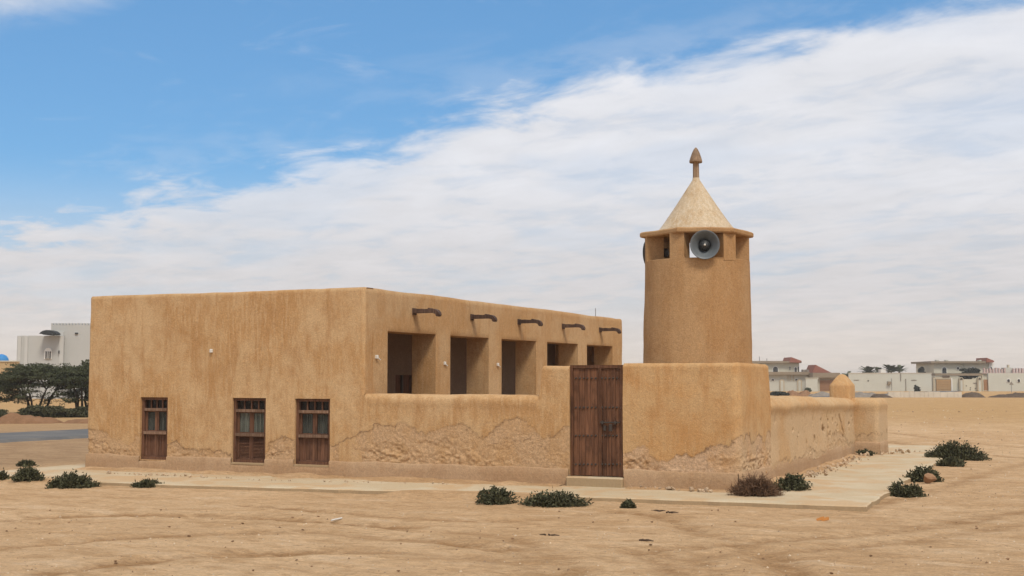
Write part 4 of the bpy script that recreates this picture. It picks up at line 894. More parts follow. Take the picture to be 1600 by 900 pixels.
# gravel scattered over the sand, one object
def gravel():
    r = np.random.default_rng(3); mb = MB(); N = 2600
    px = r.uniform(-30, 1630, N); py = 790 + 115 * r.random(N) ** 0.9
    q = r.random(N) < 0.35; px[q] = r.uniform(1390, 1620, q.sum()); py[q] = 640 + 145 * r.random(q.sum()) ** 1.2
    G_ = np.array([gnd(a, b) for a, b in zip(px, py)]); z = ground_z(G_[:, 0], G_[:, 1])
    ok = z > -0.185
    for (x, y, _), zz in zip(G_[ok], z[ok]):
        dist = math.hypot(x, y); s = (0.004 + 0.016 * r.random() ** 4) * (1 + max(0, dist - 16) * 0.05); t = r.uniform(0, 6.28, 4); a = r.uniform(0.6, 1.3, 5)
        b = [(x + s * a[k] * math.cos(k * 1.57 + t[0]), y + s * a[k] * math.sin(k * 1.57 + t[0]), zz - s * 0.2) for k in range(4)]
        mb.add(b + [(x + s * 0.2 * math.cos(t[1]), y + s * 0.2 * math.sin(t[1]), zz + s * 0.85 * a[4])], [(0, 1, 4), (1, 2, 4), (2, 3, 4), (3, 0, 4)])
    tag(mb.build('gravel', M['pebble']), 'tiny pebbles and grit scattered over the sand', kind='stuff')
gravel()
CL = [rock_mesh('sand_clod', M['clod'], 200 + k, 0) for k in range(3)]
def gz(p): return float(ground_z(np.array([p[0]]), np.array([p[1]]))[0])
for i in range(70):
    px, py = rng.uniform(0, 1600), 798 + 100 * rng.random() ** 1.2; p = gnd(px, py); z = gz(p); s_ = rng.uniform(0.010, 0.026)
    o = link('sand_clod', rng.choice(CL), None, (p[0], p[1], z + s_ * 0.3)); o.scale = (s_ * 1.4, s_, s_ * 0.7); o.rotation_euler = (0, 0, rng.uniform(0, 6)); tag(o, 'small brown clod lying on the open sand in front of the mosque', 'clod', 'clods on the sand')
p = gnd(526, 815); z = gz(p); a, b = gnd(518, 817), gnd(534, 814)
tag(MB().tube([(a[0], a[1], z + 0.02), (b[0], b[1], z + 0.025)], 0.011, 6).build('white_stick', M['lampwhite'], None, loc=(a[0], a[1], z)), 'short white plastic stick lying on the sand', 'stick')
p = gnd(1282, 815); z = gz(p)
mb = MB()
for k in range(5):
    x, y = p[0] + rng.uniform(-.07, .07), p[1] + rng.uniform(-.04, .04); mb.add([(x, y, z), (x + .06, y + .01, z + .012), (x + .05, y + .05, z + .05), (x - .02, y + .04, z + .02)], [(0, 1, 2, 3)])
tag(mb.build('orange_scrap', M['orange'], None, loc=(p[0], p[1], z)), 'crumpled orange plastic scrap on the sand', 'litter')
for i, (px, py, lab) in enumerate([(1030, 801, 'dark broken twig lying on sand just before the pavement near the minaret'), (1046, 804, 'small dark twig right of another by the pavement'), (858, 838, 'dark bent twig on sand below the round bush'), (1005, 846, 'lone dark twig on the rutted sand below the door')]):
    p = gnd(px, py); z = gz(p); mb = MB(); r = random.Random(i)
    for k in range(3):
        a = r.uniform(0, 3.14); L = r.uniform(0.06, 0.13); mb.tube([(p[0] + r.uniform(-.05, .05), p[1], z + 0.008), (p[0] + L * 0.5 * math.cos(a), p[1] + L * 0.5 * math.sin(a), z + 0.014), (p[0] + L * math.cos(a), p[1] + L * math.sin(a), z + 0.008)], [0.012, 0.009, 0.004], 5)
    tag(mb.build('broken_twig', M['twig'], None, loc=(p[0], p[1], z)), lab, 'twig')
p = gnd(1450, 757); z = gz(p); o = link('reddish_rock', rock_mesh('reddish_rock', M['red_stone'], 77, 1), None, (p[0], p[1], z + 0.07)); o.scale = (0.15, 0.12, 0.11); tag(o, 'reddish rock beside the two bushes at the pavement corner', 'rock')

# ------------------------------------------------------------------ shrubs
def shrub(px0, px1, pt, pb, label, seed, on=ZG, mat='shrub', depth=0.8, dens=1.0, upright=0.35, group='low shrubs round the mosque', cat='shrub'):
    r = np.random.default_rng(seed); A, B = gnd(px0, pb - (pb - pt) * 0.12, on), gnd(px1, pb - (pb - pt) * 0.12, on)
    c = gnd((px0 + px1) / 2, pb, on); D = math.hypot(c[0], c[1]); w = np.linalg.norm(B - A); h = (pb - pt) / FPX * D
    dep = w * depth * 0.5; c = c + np.array([FH[0], FH[1], 0]) * dep * 0.75
    zb = gz(c) if on == ZG else on; h = h - dep * 0.75 * EYE / D * 0.6; h = max(h * 0.72, 0.07)
    ax = np.array([RH[0], RH[1], 0]) * w / 2; ay = np.array([FH[0], FH[1], 0]) * dep
    mb = MB(); st = MB(); n = int(max(44, 105 * w * max(h, 0.25) ** 0.5 / 0.6 * dens * (1 + dep)))
    for i in range(n):
        a = r.uniform(0, 2 * math.pi); R = math.sqrt(r.random()) ; lob = 0.80 + 0.40 * float(vnoise(np.array([math.cos(a) * 1.8 + seed]), np.array([math.sin(a) * 1.8]))[0]) ; lob += r.uniform(-0.10, 0.12)
        tip = (ax * math.cos(a) + ay * math.sin(a)) * R * lob
        up = h * max(0.08, 1 - (R * 0.97) ** 2.4) * r.uniform(0.50, 1.12)
        root = tip * r.uniform(0.15, 0.55); mid = root * 0.35 + tip * 0.65; P = [root + [0, 0, 0], mid + [0, 0, up * (0.62 + upright * 0.3)], tip + [0, 0, up]]
        P = [c * [1, 1, 0] + p + [0, 0, zb] for p in P]
        if i % 2 == 0 or mat == 'dry': st.tube(P, [0.007, 0.005, 0.002], 3, False)
        m = 34 if mat != 'dry' else 16
        T = r.random(m) ** 0.6; s = r.uniform(0.014, 0.032, m) * (0.8 + 0.02 * D)
        Q = np.outer((1 - T) ** 2, P[0]) + np.outer(2 * T * (1 - T), P[1]) + np.outer(T ** 2, P[2]) + r.normal(0, 0.026, (m, 3)) * (0.6 + 0.6 * min(w, 1.5))
        Q[:, 2] = np.maximum(Q[:, 2], zb + 0.004)
        d1 = r.normal(0, 1, (m, 3)) + np.array(P[2] - P[1]) / (np.linalg.norm(P[2] - P[1]) + 1e-6) * 1.0 + [0, 0, 0.5]; d1 /= np.linalg.norm(d1, axis=1)[:, None]; d2 = np.cross(d1, r.normal(0, 1, (m, 3))); d2 /= np.linalg.norm(d2, axis=1)[:, None] + 1e-6
        wd = 0.42 if mat != 'dry' else 0.14; ln = 1.25 if mat != 'dry' else 2.0
        for q, s_, u, v in zip(Q, s, d1, d2): mb.add([q - u * s_ * ln * 0.4, q + v * s_ * wd, q + u * s_ * ln, q - v * s_ * wd], [(0, 1, 2, 3)])
    o = mb.build('dry_shrub' if mat == 'dry' else 'desert_shrub', M[mat], None, loc=(c[0], c[1], zb)); tag(o, label, cat, group)
    st.build('stems', M['dry' if mat == 'dry' else 'bark'], o)
    o.children[0].location = (0, 0, 0)
    me = o.children[0].data; v = np.empty(len(me.vertices) * 3); me.vertices.foreach_get('co', v); v = v.reshape(-1, 3) - np.array([c[0], c[1], zb]); me.vertices.foreach_set('co', v.ravel())
    return o
shrub(-28, 9, 741, 757, 'low dark shrub cut off by the left edge of the view', 1)
shrub(11, 64, 735, 759, 'round dark shrub second from the left on the sand edge', 2)
shrub(60, 142, 737, 764, 'widest dark shrub left of the hall corner', 3)
shrub(23, 52, 720, 728, 'tiny dark shrub on the far pavement edge left of the hall', 4, 0.001)
shrub(203, 247, 749, 764, 'small sparse shrub on the sand below the leftmost window', 5, dens=0.8)
shrub(738, 808, 758, 790, 'upright spiky dark shrub at the pavement edge left of the door', 6, upright=0.9)
shrub(812, 920, 766, 794, 'wide low dark shrub below the door step', 7)
shrub(972, 992, 784, 796, 'tiny dark sprig on the sand right of the door', 8, dens=0.7)
shrub(1147, 1224, 736, 776, 'dry reddish-brown bush on the pavement at the minaret corner', 9, 0.001, 'dry', dens=3.6, upright=0.9, cat='bush')
shrub(1208, 1272, 736, 767, 'dark green bush behind the dry brown one', 10, 0.001, upright=0.8)
shrub(1452, 1550, 687, 721, 'largest dark shrub on the right, rising above the far pavement edge', 12, dens=1.0)
shrub(1470, 1512, 713, 730, 'small low shrub in front of the largest right-hand shrub', 13)
shrub(1418, 1482, 725, 754, 'middle dark shrub beside the reddish rock', 14)
shrub(1386, 1452, 750, 777, 'nearest right-hand shrub at the pavement corner', 15)
shrub(1340, 1368, 703, 712, 'tiny shrub at the foot of the end block', 16, 0.001, dens=0.8)

# ------------------------------------------------------------------ far things: helpers
class Far:
    """a thing standing at horizontal distance D, facing the road; its parts are set out in pixels of the survey photograph at that distance"""
    def __init__(s, name, pxc, D, label, cat, group=None, zb=None):
        s.D = D; x, _ = lat(pxc, 600, D); w = FH * D + RH * x; s.zb = float(drop(math.hypot(*w))) if zb is None else zb
        s.xc = x; s.o = empty(name, (w[0], w[1], s.zb), -YAW); tag(s.o, label, cat, group)
    def c(s, px, py, d=0.0):
        x, z = lat(px, py, s.D + d); return x - s.xc, z - s.zb
    def box(s, name, mat, px0, px1, py0, py1, d0=0.0, d1=4.0, parent=None, mb=None, ground=False, ref=None):
        r = d0 if ref is None else ref; x0, z1 = s.c(px0, py0, r); x1, z0 = s.c(px1, py1, r)
        if ground: z0 = -0.3
        m = (mb or MB()).box(x0, x1, d0, d1, z0, z1)
        return m if mb is not None else m.build(name, M[mat], parent or s.o, local=True)
    def arch(s, name, mat, px0, px1, py0, py1, d0, d1, parent=None, full=False):
        x0, z1 = s.c(px0, py0, d0); x1, z0 = s.c(px1, py1, d0); r = (x1 - x0) / 2; cx = (x0 + x1) / 2; n = 10
        zc = z1 - r
        P = [(cx + r * math.cos(math.pi * k / n), zc + r * math.sin(math.pi * k / n)) for k in range(n + 1)] + ([(x0, z0), (x1, z0)] if not full else [(cx + r * math.cos(math.pi + math.pi * k / n), zc + r * math.sin(math.pi + math.pi * k / n)) for k in range(1, n)])
        return MB().prism(P[::-1], 'y', d0, d1).build(name, M[mat], parent or s.o, local=True)
    def win(s, px0, px1, py0, py1, d, arch=True, full=False, frame='white_trim', pane='far_glass', b=1.0):
        f = (s.arch if arch else s.box)('window', frame, px0 - b, px1 + b, py0 - b, py1 + (b * 0.5), d - 0.08, d + 0.3, **({'full': full} if arch else {}))
        (s.arch if arch else s.box)('pane', pane, px0, px1, py0, py1, d - 0.13, d + 0.2, parent=f, **({'full': full} if arch else {}))
        return f
    def poly(s, name, mat, pts, d0, d1, parent=None):
        P = [s.c(px, py, d0) for px, py in pts]; return MB().prism(P, 'y', d0, d1).build(name, M[mat], parent or s.o, local=True)
def leaf_blob(mb, c, rad, n, size, r):
    d = r.normal(0, 1, (n, 3)); d /= np.linalg.norm(d, axis=1)[:, None]; R = r.random(n) ** 0.45
    Q = np.array(c) + d * R[:, None] * np.array(rad)
    u = r.normal(0, 1, (n, 3)); u /= np.linalg.norm(u, axis=1)[:, None]; v = np.cross(u, r.normal(0, 1, (n, 3))); v /= np.linalg.norm(v, axis=1)[:, None] + 1e-6
    s = size * r.uniform(0.6, 1.3, n)
    for q, a, b, k in zip(Q, u, v, s): mb.add([q - a * k, q + b * k * 0.5, q + a * k, q - b * k * 0.5], [(0, 1, 2, 3)])

# ------------------------------------------------------------------ right-hand houses
H = Far('cream_villa', 1235, 232, 'two-storey cream villa with brown cornices seen just right of the minaret base', 'house')
H.box('ground_floor_wall', 'far_white', 1150, 1273, 585, 612, 0, 11, ground=True)
H.box('cornice', 'trim', 1148, 1277, 581, 585.5, -0.8, 11.4)
H.box('upper_floor_wall', 'far_cream', 1165, 1249, 567, 581.2, 1.6, 10)
H.box('roof_slab', 'trim', 1160, 1252.5, 564, 567.3, 0.8, 10.6)
H.poly('red_roof', 'red_roof', [(1233.5, 566), (1236.5, 558), (1253, 564), (1249, 567)], 0.6, 7)
H.win(1208, 1215.5, 573, 581, 1.6); H.win(1241.5, 1245, 574, 581, 1.6); H.win(1247, 1248.6, 573, 581, 1.6, arch=False, b=0.3); H.win(1233.6, 1235, 573, 578, 1.6, arch=False, b=0.3)
for px in (1207.5, 1244.5): H.win(px - 2.2, px + 2.2, 592, 594.5, 0)
for px in (1222, 1249.5):
    a = H.arch('arched_niche', 'far_beige', px - 4, px + 4, 592, 611.5, -0.18, 0.1); H.arch('niche_panel', 'far_white', px - 2, px + 2, 594.5, 611.5, -0.24, 0.1, parent=a)
for px in (1231.5, 1235, 1240): H.box('wall_rib', 'far_beige', px - 0.6, px + 0.6, 586, 595, -0.15, 0.1)
for px in (1256.5, 1262): H.box('air_conditioner', 'grey_heap', px - 2.4, px + 2.4, 577.5, 581, 0.5, 1.5)
H.box('roof_post', 'grey_metal', 1186.5, 1187.3, 557, 566, 3, 3.2); H.box('roof_post', 'grey_metal', 1198, 1198.8, 560, 566, 3, 3.2)
Gg = Far('garage', 1293, 229, 'low garage with brown door and red gable roof beside the cream villa', 'garage')
Gg.box('wall', 'far_beige', 1274, 1310, 590, 612, 0.4, 7, ground=True); Gg.box('canopy', 'trim', 1270, 1313, 582.5, 590, -0.6, 7)
Gg.box('canopy_edge', 'far_white', 1262, 1279, 590.5, 592.5, -1.0, -0.602)
Gg.box('garage_door', 'garage_brown', 1281, 1305, 594, 611, 0.2, 0.6)
for k in range(4): Gg.box('door_rib', 'garage_brown', 1281, 1305, 597 + 3.6 * k, 597.6 + 3.6 * k, 0.12, 0.3)
Gg.poly('red_roof', 'red_roof', [(1269.5, 582.3), (1274.5, 570), (1299, 582.3)], 0.2, 6)
Gg.box('door_frame', 'far_cream', 1278.5, 1280.8, 592, 612, 0.1, 0.5)
Wl = Far('boundary_wall', 1266, 226, 'short off-white boundary wall in front of the villa by the brown garage', 'wall'); Wl.box('wall_panel', 'far_white', 1259, 1278, 591, 613, 0, 0.4, ground=True)
Wl.box('coping', 'far_cream', 1258.5, 1278.5, 590.2, 591.2, -0.08, 0.48)

B_ = Far('long_compound_wall', 1392, 228, 'long off-white compound wall under the palms', 'wall')
B_.box('wall_panel', 'far_white', 1326, 1456, 583.5, 612, 0, 0.45, ground=True); B_.box('coping', 'low_white', 1326, 1456, 582.6, 583.6, -0.06, 0.5)
for px, a, b in ((1407.5, 583, 595), (1415.5, 592, 611)): B_.box('drain_pipe', 'grey_heap', px - 0.6, px + 0.6, a, b, -0.12, -0.003)
B_.box('lamp_arm', 'grey_metal', 1393, 1393.7, 591, 610, -0.1, -0.003); B_.box('wall_box', 'trim', 1387.5, 1393, 596, 600.5, -0.5, -0.003)
for px in (1338, 1428): B_.box('vent_strip', 'grey_heap', px - 4, px + 4, 593.4, 594.6, -0.05, -0.003)
B_.box('wall_vent', 'iron', 1355.8, 1357.6, 594, 596, -0.05, -0.003)
def palm(px, pt, D, label, seed, spread=3.0, n=16, high=0.35):
    x, zt = lat(px, pt, D); w = FH * D + RH * x; zb = float(drop(math.hypot(*w))); r = np.random.default_rng(seed)
    t = empty('palm_tree', (w[0], w[1], zb)); tag(t, label, 'palm tree', 'palms behind the compound wall'); top = zt - zb - spread * 0.82
    MB().tube([(0, 0, -0.2), (0.06, 0, top * 0.5), (0.0, 0, top)], [0.26, 0.2, 0.22], 8).build('trunk', M['bark'], t, local=True)
    for i in range(n):
        a = 2 * math.pi * i / n + r.uniform(-.2, .2); el = r.uniform(0.45, 1.5); L = spread * r.uniform(0.8, 1.1); mb = MB(); P = []
        for s in np.linspace(0, 1, 9):
            ang = el - 1.3 * s * s; P.append((math.cos(a) * L * s * math.cos(el - 0.5 * s), math.sin(a) * L * s * math.cos(el - 0.5 * s), top + L * s * math.sin(el - 0.45 * s)))
        mb.tube(P, list(np.linspace(0.05, 0.015, 9)), 3)
        for k in range(1, 9):
            for m in range(2):
                p = np.array(P[k]) - (np.array(P[k]) - np.array(P[k - 1])) * 0.5 * m; t_ = np.array(P[k]) - np.array(P[k - 1]); t_ /= np.linalg.norm(t_)
                for sgn in (-1, 1):
                    s_ = np.cross(t_, (0, 0, 1)); s_ /= np.linalg.norm(s_) + 1e-6; l = 0.62 * (1 - 0.5 * abs(k / 9 - 0.4)); q = p + (s_ * sgn * 0.8 + t_ * 0.7 - np.array((0, 0, 0.15))) * l
                    mb.add([p, p + t_ * 0.22, q], [(0, 1, 2)])
        mb.build('frond', M['palm'], t, local=True)
palm(1357, 572, 240, 'wide palm behind the long wall, left of the white roof tank', 1, 1.75, 26)
palm(1373, 575, 243, 'small palm touching the left side of the white roof tank', 2, 1.1, 16)
palm(1392, 569, 240, 'tallest palm behind the long wall, right of the tank', 3, 1.9, 30)
palm(1405, 572, 242, 'palm leaning out right of the tallest one', 4, 1.4, 18)
palm(1324, 582, 238, 'palm peeping out behind the capped pier', 5, 1.5, 18)
tk = Far('white_roof_tank', 1380, 236, 'small white block between the palms above the long wall', 'tank'); tk.box('tank_body', 'white_trim', 1376, 1384, 577, 584, 0, 1.5); tk.box('tank_stand', 'far_white', 1377, 1383, 584, 612, 0.3, 1.2, ground=True)
def bush_tree(name, px0, px1, pt, pb, D, label, cat, seed, mat='conifer', conic=False, n=900, group=None, trunk=True, size=0.16):
    x0, zt = lat(px0, pt, D); x1, _ = lat(px1, pt, D); w = FH * D + RH * (x0 + x1) / 2; zb = float(drop(math.hypot(*w))); zl = lat(px0, pb, D)[1]; r = np.random.default_rng(seed)
    t = empty(name, (w[0], w[1], zb)); tag(t, label, cat, group); W_ = (x1 - x0) / 2; mb = MB(); hz = zt - zl
    for i in range(14):
        f = r.random(); k = (1 - f * 0.75) if conic else math.sqrt(max(0.1, 1 - (f * 1.1 - 0.35) ** 2)); a = r.uniform(0, 6.28); R = W_ * k * r.uniform(0.3, 0.75)
        leaf_blob(mb, (math.cos(a) * R, math.sin(a) * R * 0.8, zl - zb + hz * f * 0.9), (W_ * 0.34, W_ * 0.34, hz * 0.16), n // 14, size, r)
    leaf_blob(mb, (0, 0, zl - zb + hz * 0.45), (W_ * 0.7, W_ * 0.6, hz * 0.42), n // 3, size, r)
    mb.build('crown', M[mat], t, local=True)
    if trunk: MB().tube([(0, 0, -0.2), (0.05, 0, (zl - zb) * 0.6 + 0.1), (0, 0, zl - zb + hz * 0.5)], [0.16, 0.13, 0.06], 7).build('trunk', M['bark'], t, local=True)
    return t
bush_tree('dark_tree', 1432, 1446.5, 572.5, 584, 240, 'dark pointed tree behind the wall just left of the second villa', 'tree', 31, conic=True)
bush_tree('dark_bush', 1427, 1438.5, 601.5, 612, 226, 'blackish round bush against the long compound wall', 'bush', 32, size=0.11, trunk=False, n=1400)

V = Far('second_cream_villa', 1503, 236, 'cream villa with arched windows and a small red roof tip at far right', 'house')
V.box('ground_floor_wall', 'far_cream', 1459, 1548, 583, 612, 1.0, 12, ground=True)
V.box('upper_floor_wall', 'far_cream', 1459, 1545, 567, 583.2, 0.6, 11); V.box('roof_slab', 'trim', 1454.5, 1545.5, 564.3, 567.4, -0.2, 11.6)
V.box('corner_tower', 'white_trim', 1545.3, 1553, 566.5, 584, 0.4, 5); V.poly('red_roof', 'red_roof', [(1541, 566), (1542, 559), (1554, 564), (1552, 566.3)], -0.4, 5)
V.win(1472.3, 1479, 574, 583, 0.6, pane='awning'); V.arch('fanlight', 'awning', 1473, 1478.4, 574.4, 577.2, 0.3, 0.45)
for px in (1497, 1520): V.win(px - 2, px + 2, 573.6, 577.6, 0.6, full=True)
V.win(1514, 1515.2, 574, 581, 0.6, arch=False, b=0.2); V.win(1547.5, 1550.3, 573.5, 576.5, 0.4, b=0.4)
for px in (1465, 1480, 1532): V.box('roof_unit', 'far_white', px - 2, px + 2, 562.3, 564.5, 2, 3)
V.box('pilaster', 'far_white', 1505.7, 1507.2, 567.6, 583, 0.48, 0.7)
Cg = Far('car_shelter', 1500, 229, 'ochre garage door under a dark canopy before the second villa', 'garage')
Cg.box('canopy', 'trim', 1461, 1535, 583.5, 587, 0, 5); Cg.box('canopy_valance', 'dark_heap', 1473, 1484, 586.5, 589.5, -0.1, 0.2)
Cg.box('wall', 'far_cream', 1457, 1537, 592.5, 612, 0.25, 0.7, ground=True); Cg.box('garage_door', 'garage', 1463, 1486, 593, 611.5, 0.05, 0.4)
for k in range(4): Cg.box('door_rib', 'garage', 1463, 1486, 596 + 3.8 * k, 596.5 + 3.8 * k, 0.0, 0.2)
Cg.box('lintel', 'far_beige', 1461, 1487, 589, 592.6, 0.02, 0.7)
Cg.box('door_post', 'far_beige', 1458, 1461.5, 590, 612, 0.0, 0.5, ground=True); Cg.box('door_post', 'white_trim', 1486.2, 1488.5, 590.5, 612, 0.0, 0.5, ground=True)
for px in (1502.5, 1531):
    a = Cg.arch('arched_pillar', 'far_beige', px - 3.6, px + 3.6, 589.5, 612, -0.3, 0.3); Cg.arch('arch_panel', 'far_white', px - 1.8, px + 1.8, 594, 612, -0.36, 0.2, parent=a); Cg.arch('arch_lamp', 'iron', px - 2, px + 2, 590.6, 593, -0.4, 0.1, parent=a)
for px, py in ((1510, 603), (1516.5, 606), (1516, 609), (1523, 599), (1524, 607)): Cg.box('wall_mark', 'iron', px - 0.8, px + 0.8, py - 0.7, py + 0.7, 0.21, 0.3)
Cg.box('notice_board', 'grey_heap', 1521, 1527, 598, 599.2, 0.18, 0.3)
bush_tree('dense_tree', 1496, 1536, 576, 592, 232.5, 'dark spreading tree behind the garage wall of the second villa', 'tree', 33, n=3400, size=0.18)
Dw = Far('right_compound_wall', 1590, 229, 'off-white compound wall with two round windows at the right edge', 'wall')
Dw.box('wall_panel', 'far_white', 1544, 1680, 583, 612, 0, 0.5, ground=True); Dw.box('gate_leaf', 'garage_brown', 1537, 1543.6, 593, 610, 0.3, 0.5); Dw.box('gate_post', 'far_cream', 1534.8, 1536.8, 586, 612, 0, 0.5, ground=True)
for px in (1576, 1592): Dw.win(px - 1.9, px + 1.9, 592.4, 597, 0.0, full=False)
mb = MB(); r = random.Random(8)
for k in range(26):
    px = 1537 + k * 4.6
    if 1572 < px < 1582: continue
    Dw.box('', 'pink', px, px + 2.4, 575.5 + r.uniform(-1, 1), 583.2, 1.2, 1.7, mb=mb)
Dw.box('', 'pink', 1535, 1660, 582.4, 583.6, 1.1, 1.8, mb=mb)
mb.build('balustrade', M['pink'], Dw.o, local=True)
Dw.box('roof_block', 'far_white', 1571, 1583, 574.5, 583.4, 1.9, 4); Dw.box('roof_finial', 'far_beige', 1575, 1577, 570, 574.6, 2.2, 2.8)
sg = Far('road_sign', 1580.5, 205, 'triangular sign on a thin post before the right compound wall', 'sign'); sg.box('post', 'grey_metal', 1580, 1581, 600, 614.5, 0, 0.1, ground=True); sg.poly('sign_plate', 'grey_heap', [(1577, 601.5), (1580.5, 596), (1584, 601.5)], -0.06, 0.02)

lw = Far('low_white_wall', 1446, 141, 'long low whitish block wall on the far edge of the sand', 'wall'); mb = MB(); r = random.Random(5); xx = 1388
k = 0
while xx < 1503:
    n_ = r.uniform(5, 11); x2 = min(1503, xx + n_); lw.box('block', 'low_white', xx + 0.06, x2 - 0.06, 612.2 + r.uniform(-0.5, 0.6), 621, r.uniform(0, 0.05), 0.4, ground=True); xx = x2
def heap(name, px0, px1, pt, pb, D, mat, label, seed, cat='heap', group=None, dep=1.6):
    x0, zt = lat(px0, pt, D); x1, _ = lat(px1, pt, D); w = FH * D + RH * (x0 + x1) / 2; zb = float(drop(math.hypot(*w))); h = zt - zb; W_ = (x1 - x0)
    n, m = max(20, int(W_ / 0.16)), 11; mb = MB(); u = np.linspace(-1, 1, n); v = np.linspace(-1, 1, m); U, V_ = np.meshgrid(u, v)
    e = np.clip(1 - np.abs(U) ** 6, 0, 1) * np.clip(1 - V_ ** 2, 0, 1); z = h * e * (0.10 + 1.25 * fbm(U * W_ * 0.45 + seed, V_ * 1.2 + seed, o=4)) + (fbm(U * W_ * 1.7 + seed, V_ * 4, o=2) - 0.5) * 0.30 * h * e - 0.05
    mb.add(np.stack([U * W_ / 2, V_ * dep, z], -1).reshape(-1, 3), [(j * n + i, j * n + i + 1, (j + 1) * n + i + 1, (j + 1) * n + i) for j in range(m - 1) for i in range(n - 1)])
    o = mb.build(name, M[mat], None, False); o.location = (w[0], w[1], zb); o.rotation_euler = (0, 0, -YAW); tag(o, label, cat, group); return o
heap('earth_heap', 1502, 1536, 612.0, 620, 142, 'dark_heap', 'dark earth heap at the right end of the low white wall', 1)
heap('earth_heap', 1545, 1640, 612.5, 620, 142, 'dark_heap', 'long dark earth heap at the right edge below the compound wall', 2)
heap('rubble_heap', 1325, 1390, 610.5, 620, 143, 'grey_heap', 'greyish rubble heap just left of the low white wall', 3)
heap('earth_heap', 1362, 1392, 613.5, 621, 139.5, 'dark_heap', 'dark earth patch touching the left end of the low white wall', 4)
heap('earth_heap', 1262, 1305, 610, 620, 150, 'grey_heap', 'grey earth bank before the brown garage', 5)
heap('earth_heap', 1228, 1268, 608.5, 620, 152, 'earth', 'sandy bank before the cream villa, left of the grey bank', 6)
bush_tree('dark_hedge', 1196, 1237, 611, 619, 148, 'dark hedge at the foot of the cream villa next to the minaret base', 'hedge', 35, n=1600, size=0.10, trunk=False)
bush_tree('small_bush', 1255, 1268, 605.5, 613, 200, 'small grey-green bush before the boundary wall of the cream villa', 'bush', 36, mat='palm', n=900, size=0.12, trunk=False)

# ------------------------------------------------------------------ left distance
E_ = Far('grey_villa', 90, 130, 'pale grey crenellated villa behind the acacia at left', 'house')
E_.box('lower_wing', 'villa_grey', 27, 97, 524.5, 603, 0, 10, ground=True); E_.box('tall_wing', 'villa_grey', 80, 190, 508, 603, 0.5, 14, ground=True)
for px0, px1 in ((28, 31), (38.5, 41.5), (93, 97.5)): E_.box('pilaster', 'villa_pale', px0, px1, 525, 603, -0.10, 0.05)
mb = MB()
for k in range(24): E_.box('', '', 80 + 5 * k, 82.6 + 5 * k, 505, 508.1, 0.5, 0.9, mb=mb)
mb.build('battlement', M['villa_grey'], E_.o, local=True)
w = E_.win(71, 79, 549, 560.5, 0.0, arch=False, b=1.6); E_.arch('window_arch', 'white_trim', 69.4, 80.6, 543.5, 549, -0.1, 0.2, parent=w)
for px in (73.6, 76.4): E_.box('glazing_bar', 'white_trim', px - .2, px + .2, 549, 560.5, -0.2, -0.12, parent=w)
E_.win(91, 92.5, 547.5, 552.5, -0.10, arch=False, b=0.1)
E_.win(117, 121.5, 519.5, 522.2, 0.5, arch=False, b=0.1)
E_.poly('awning', 'awning', [(61, 521.5), (63, 519), (67, 516.7), (72, 515.6), (78, 515.8), (83, 517.2), (86.5, 519.5), (88, 522), (86, 523.5), (84, 521.8), (82, 523.6), (80, 521.9), (77.5, 523.8), (75, 522), (72.5, 523.6), (70, 522), (67.5, 523), (65, 521.6)], -1.5, -0.2)
E_.box('parapet', 'villa_pale', 86, 99, 518.5, 524.6, 0.3, 2); E_.box('aerial', 'grey_metal', 87.6, 88.4, 510, 517, 0.8, 0.9)
F_ = Far('ochre_wall', -10, 112, 'ochre wall at the left edge beside the grey villa', 'wall'); F_.box('wall_panel', 'ochre', -60, 27, 565, 604, 0, 0.4, ground=True); F_.box('coping', 'far_cream', -60, 27.5, 563.5, 565.1, -0.08, 0.5)
bc = Far('blue_canopy', -3, 118, 'bright blue domed canopy peeping over the ochre wall', 'canopy')
x0, z0 = bc.c(-14, 563.5); x1, z1 = bc.c(9, 553); R = (x1 - x0) / 2
MB().lathe([(R, z0), (R * 0.94, z0 + (z1 - z0) * 0.35), (R * 0.7, z0 + (z1 - z0) * 0.72), (R * 0.35, z0 + (z1 - z0) * 0.94), (0.0, z1)], ((x0 + x1) / 2, R, 0), 20).build('canopy_dome', M['blue'], bc.o, True, local=True)
mb = MB()
for a in range(4): mb.tube([((x0 + x1) / 2 + R * 0.85 * math.cos(a * 1.57 + .78), R + R * 0.85 * math.sin(a * 1.57 + .78), -0.2), ((x0 + x1) / 2 + R * 0.85 * math.cos(a * 1.57 + .78), R + R * 0.85 * math.sin(a * 1.57 + .78), z0 + 0.1)], 0.05, 6)
mb.build('canopy_legs', M['grey_metal'], bc.o, local=True)

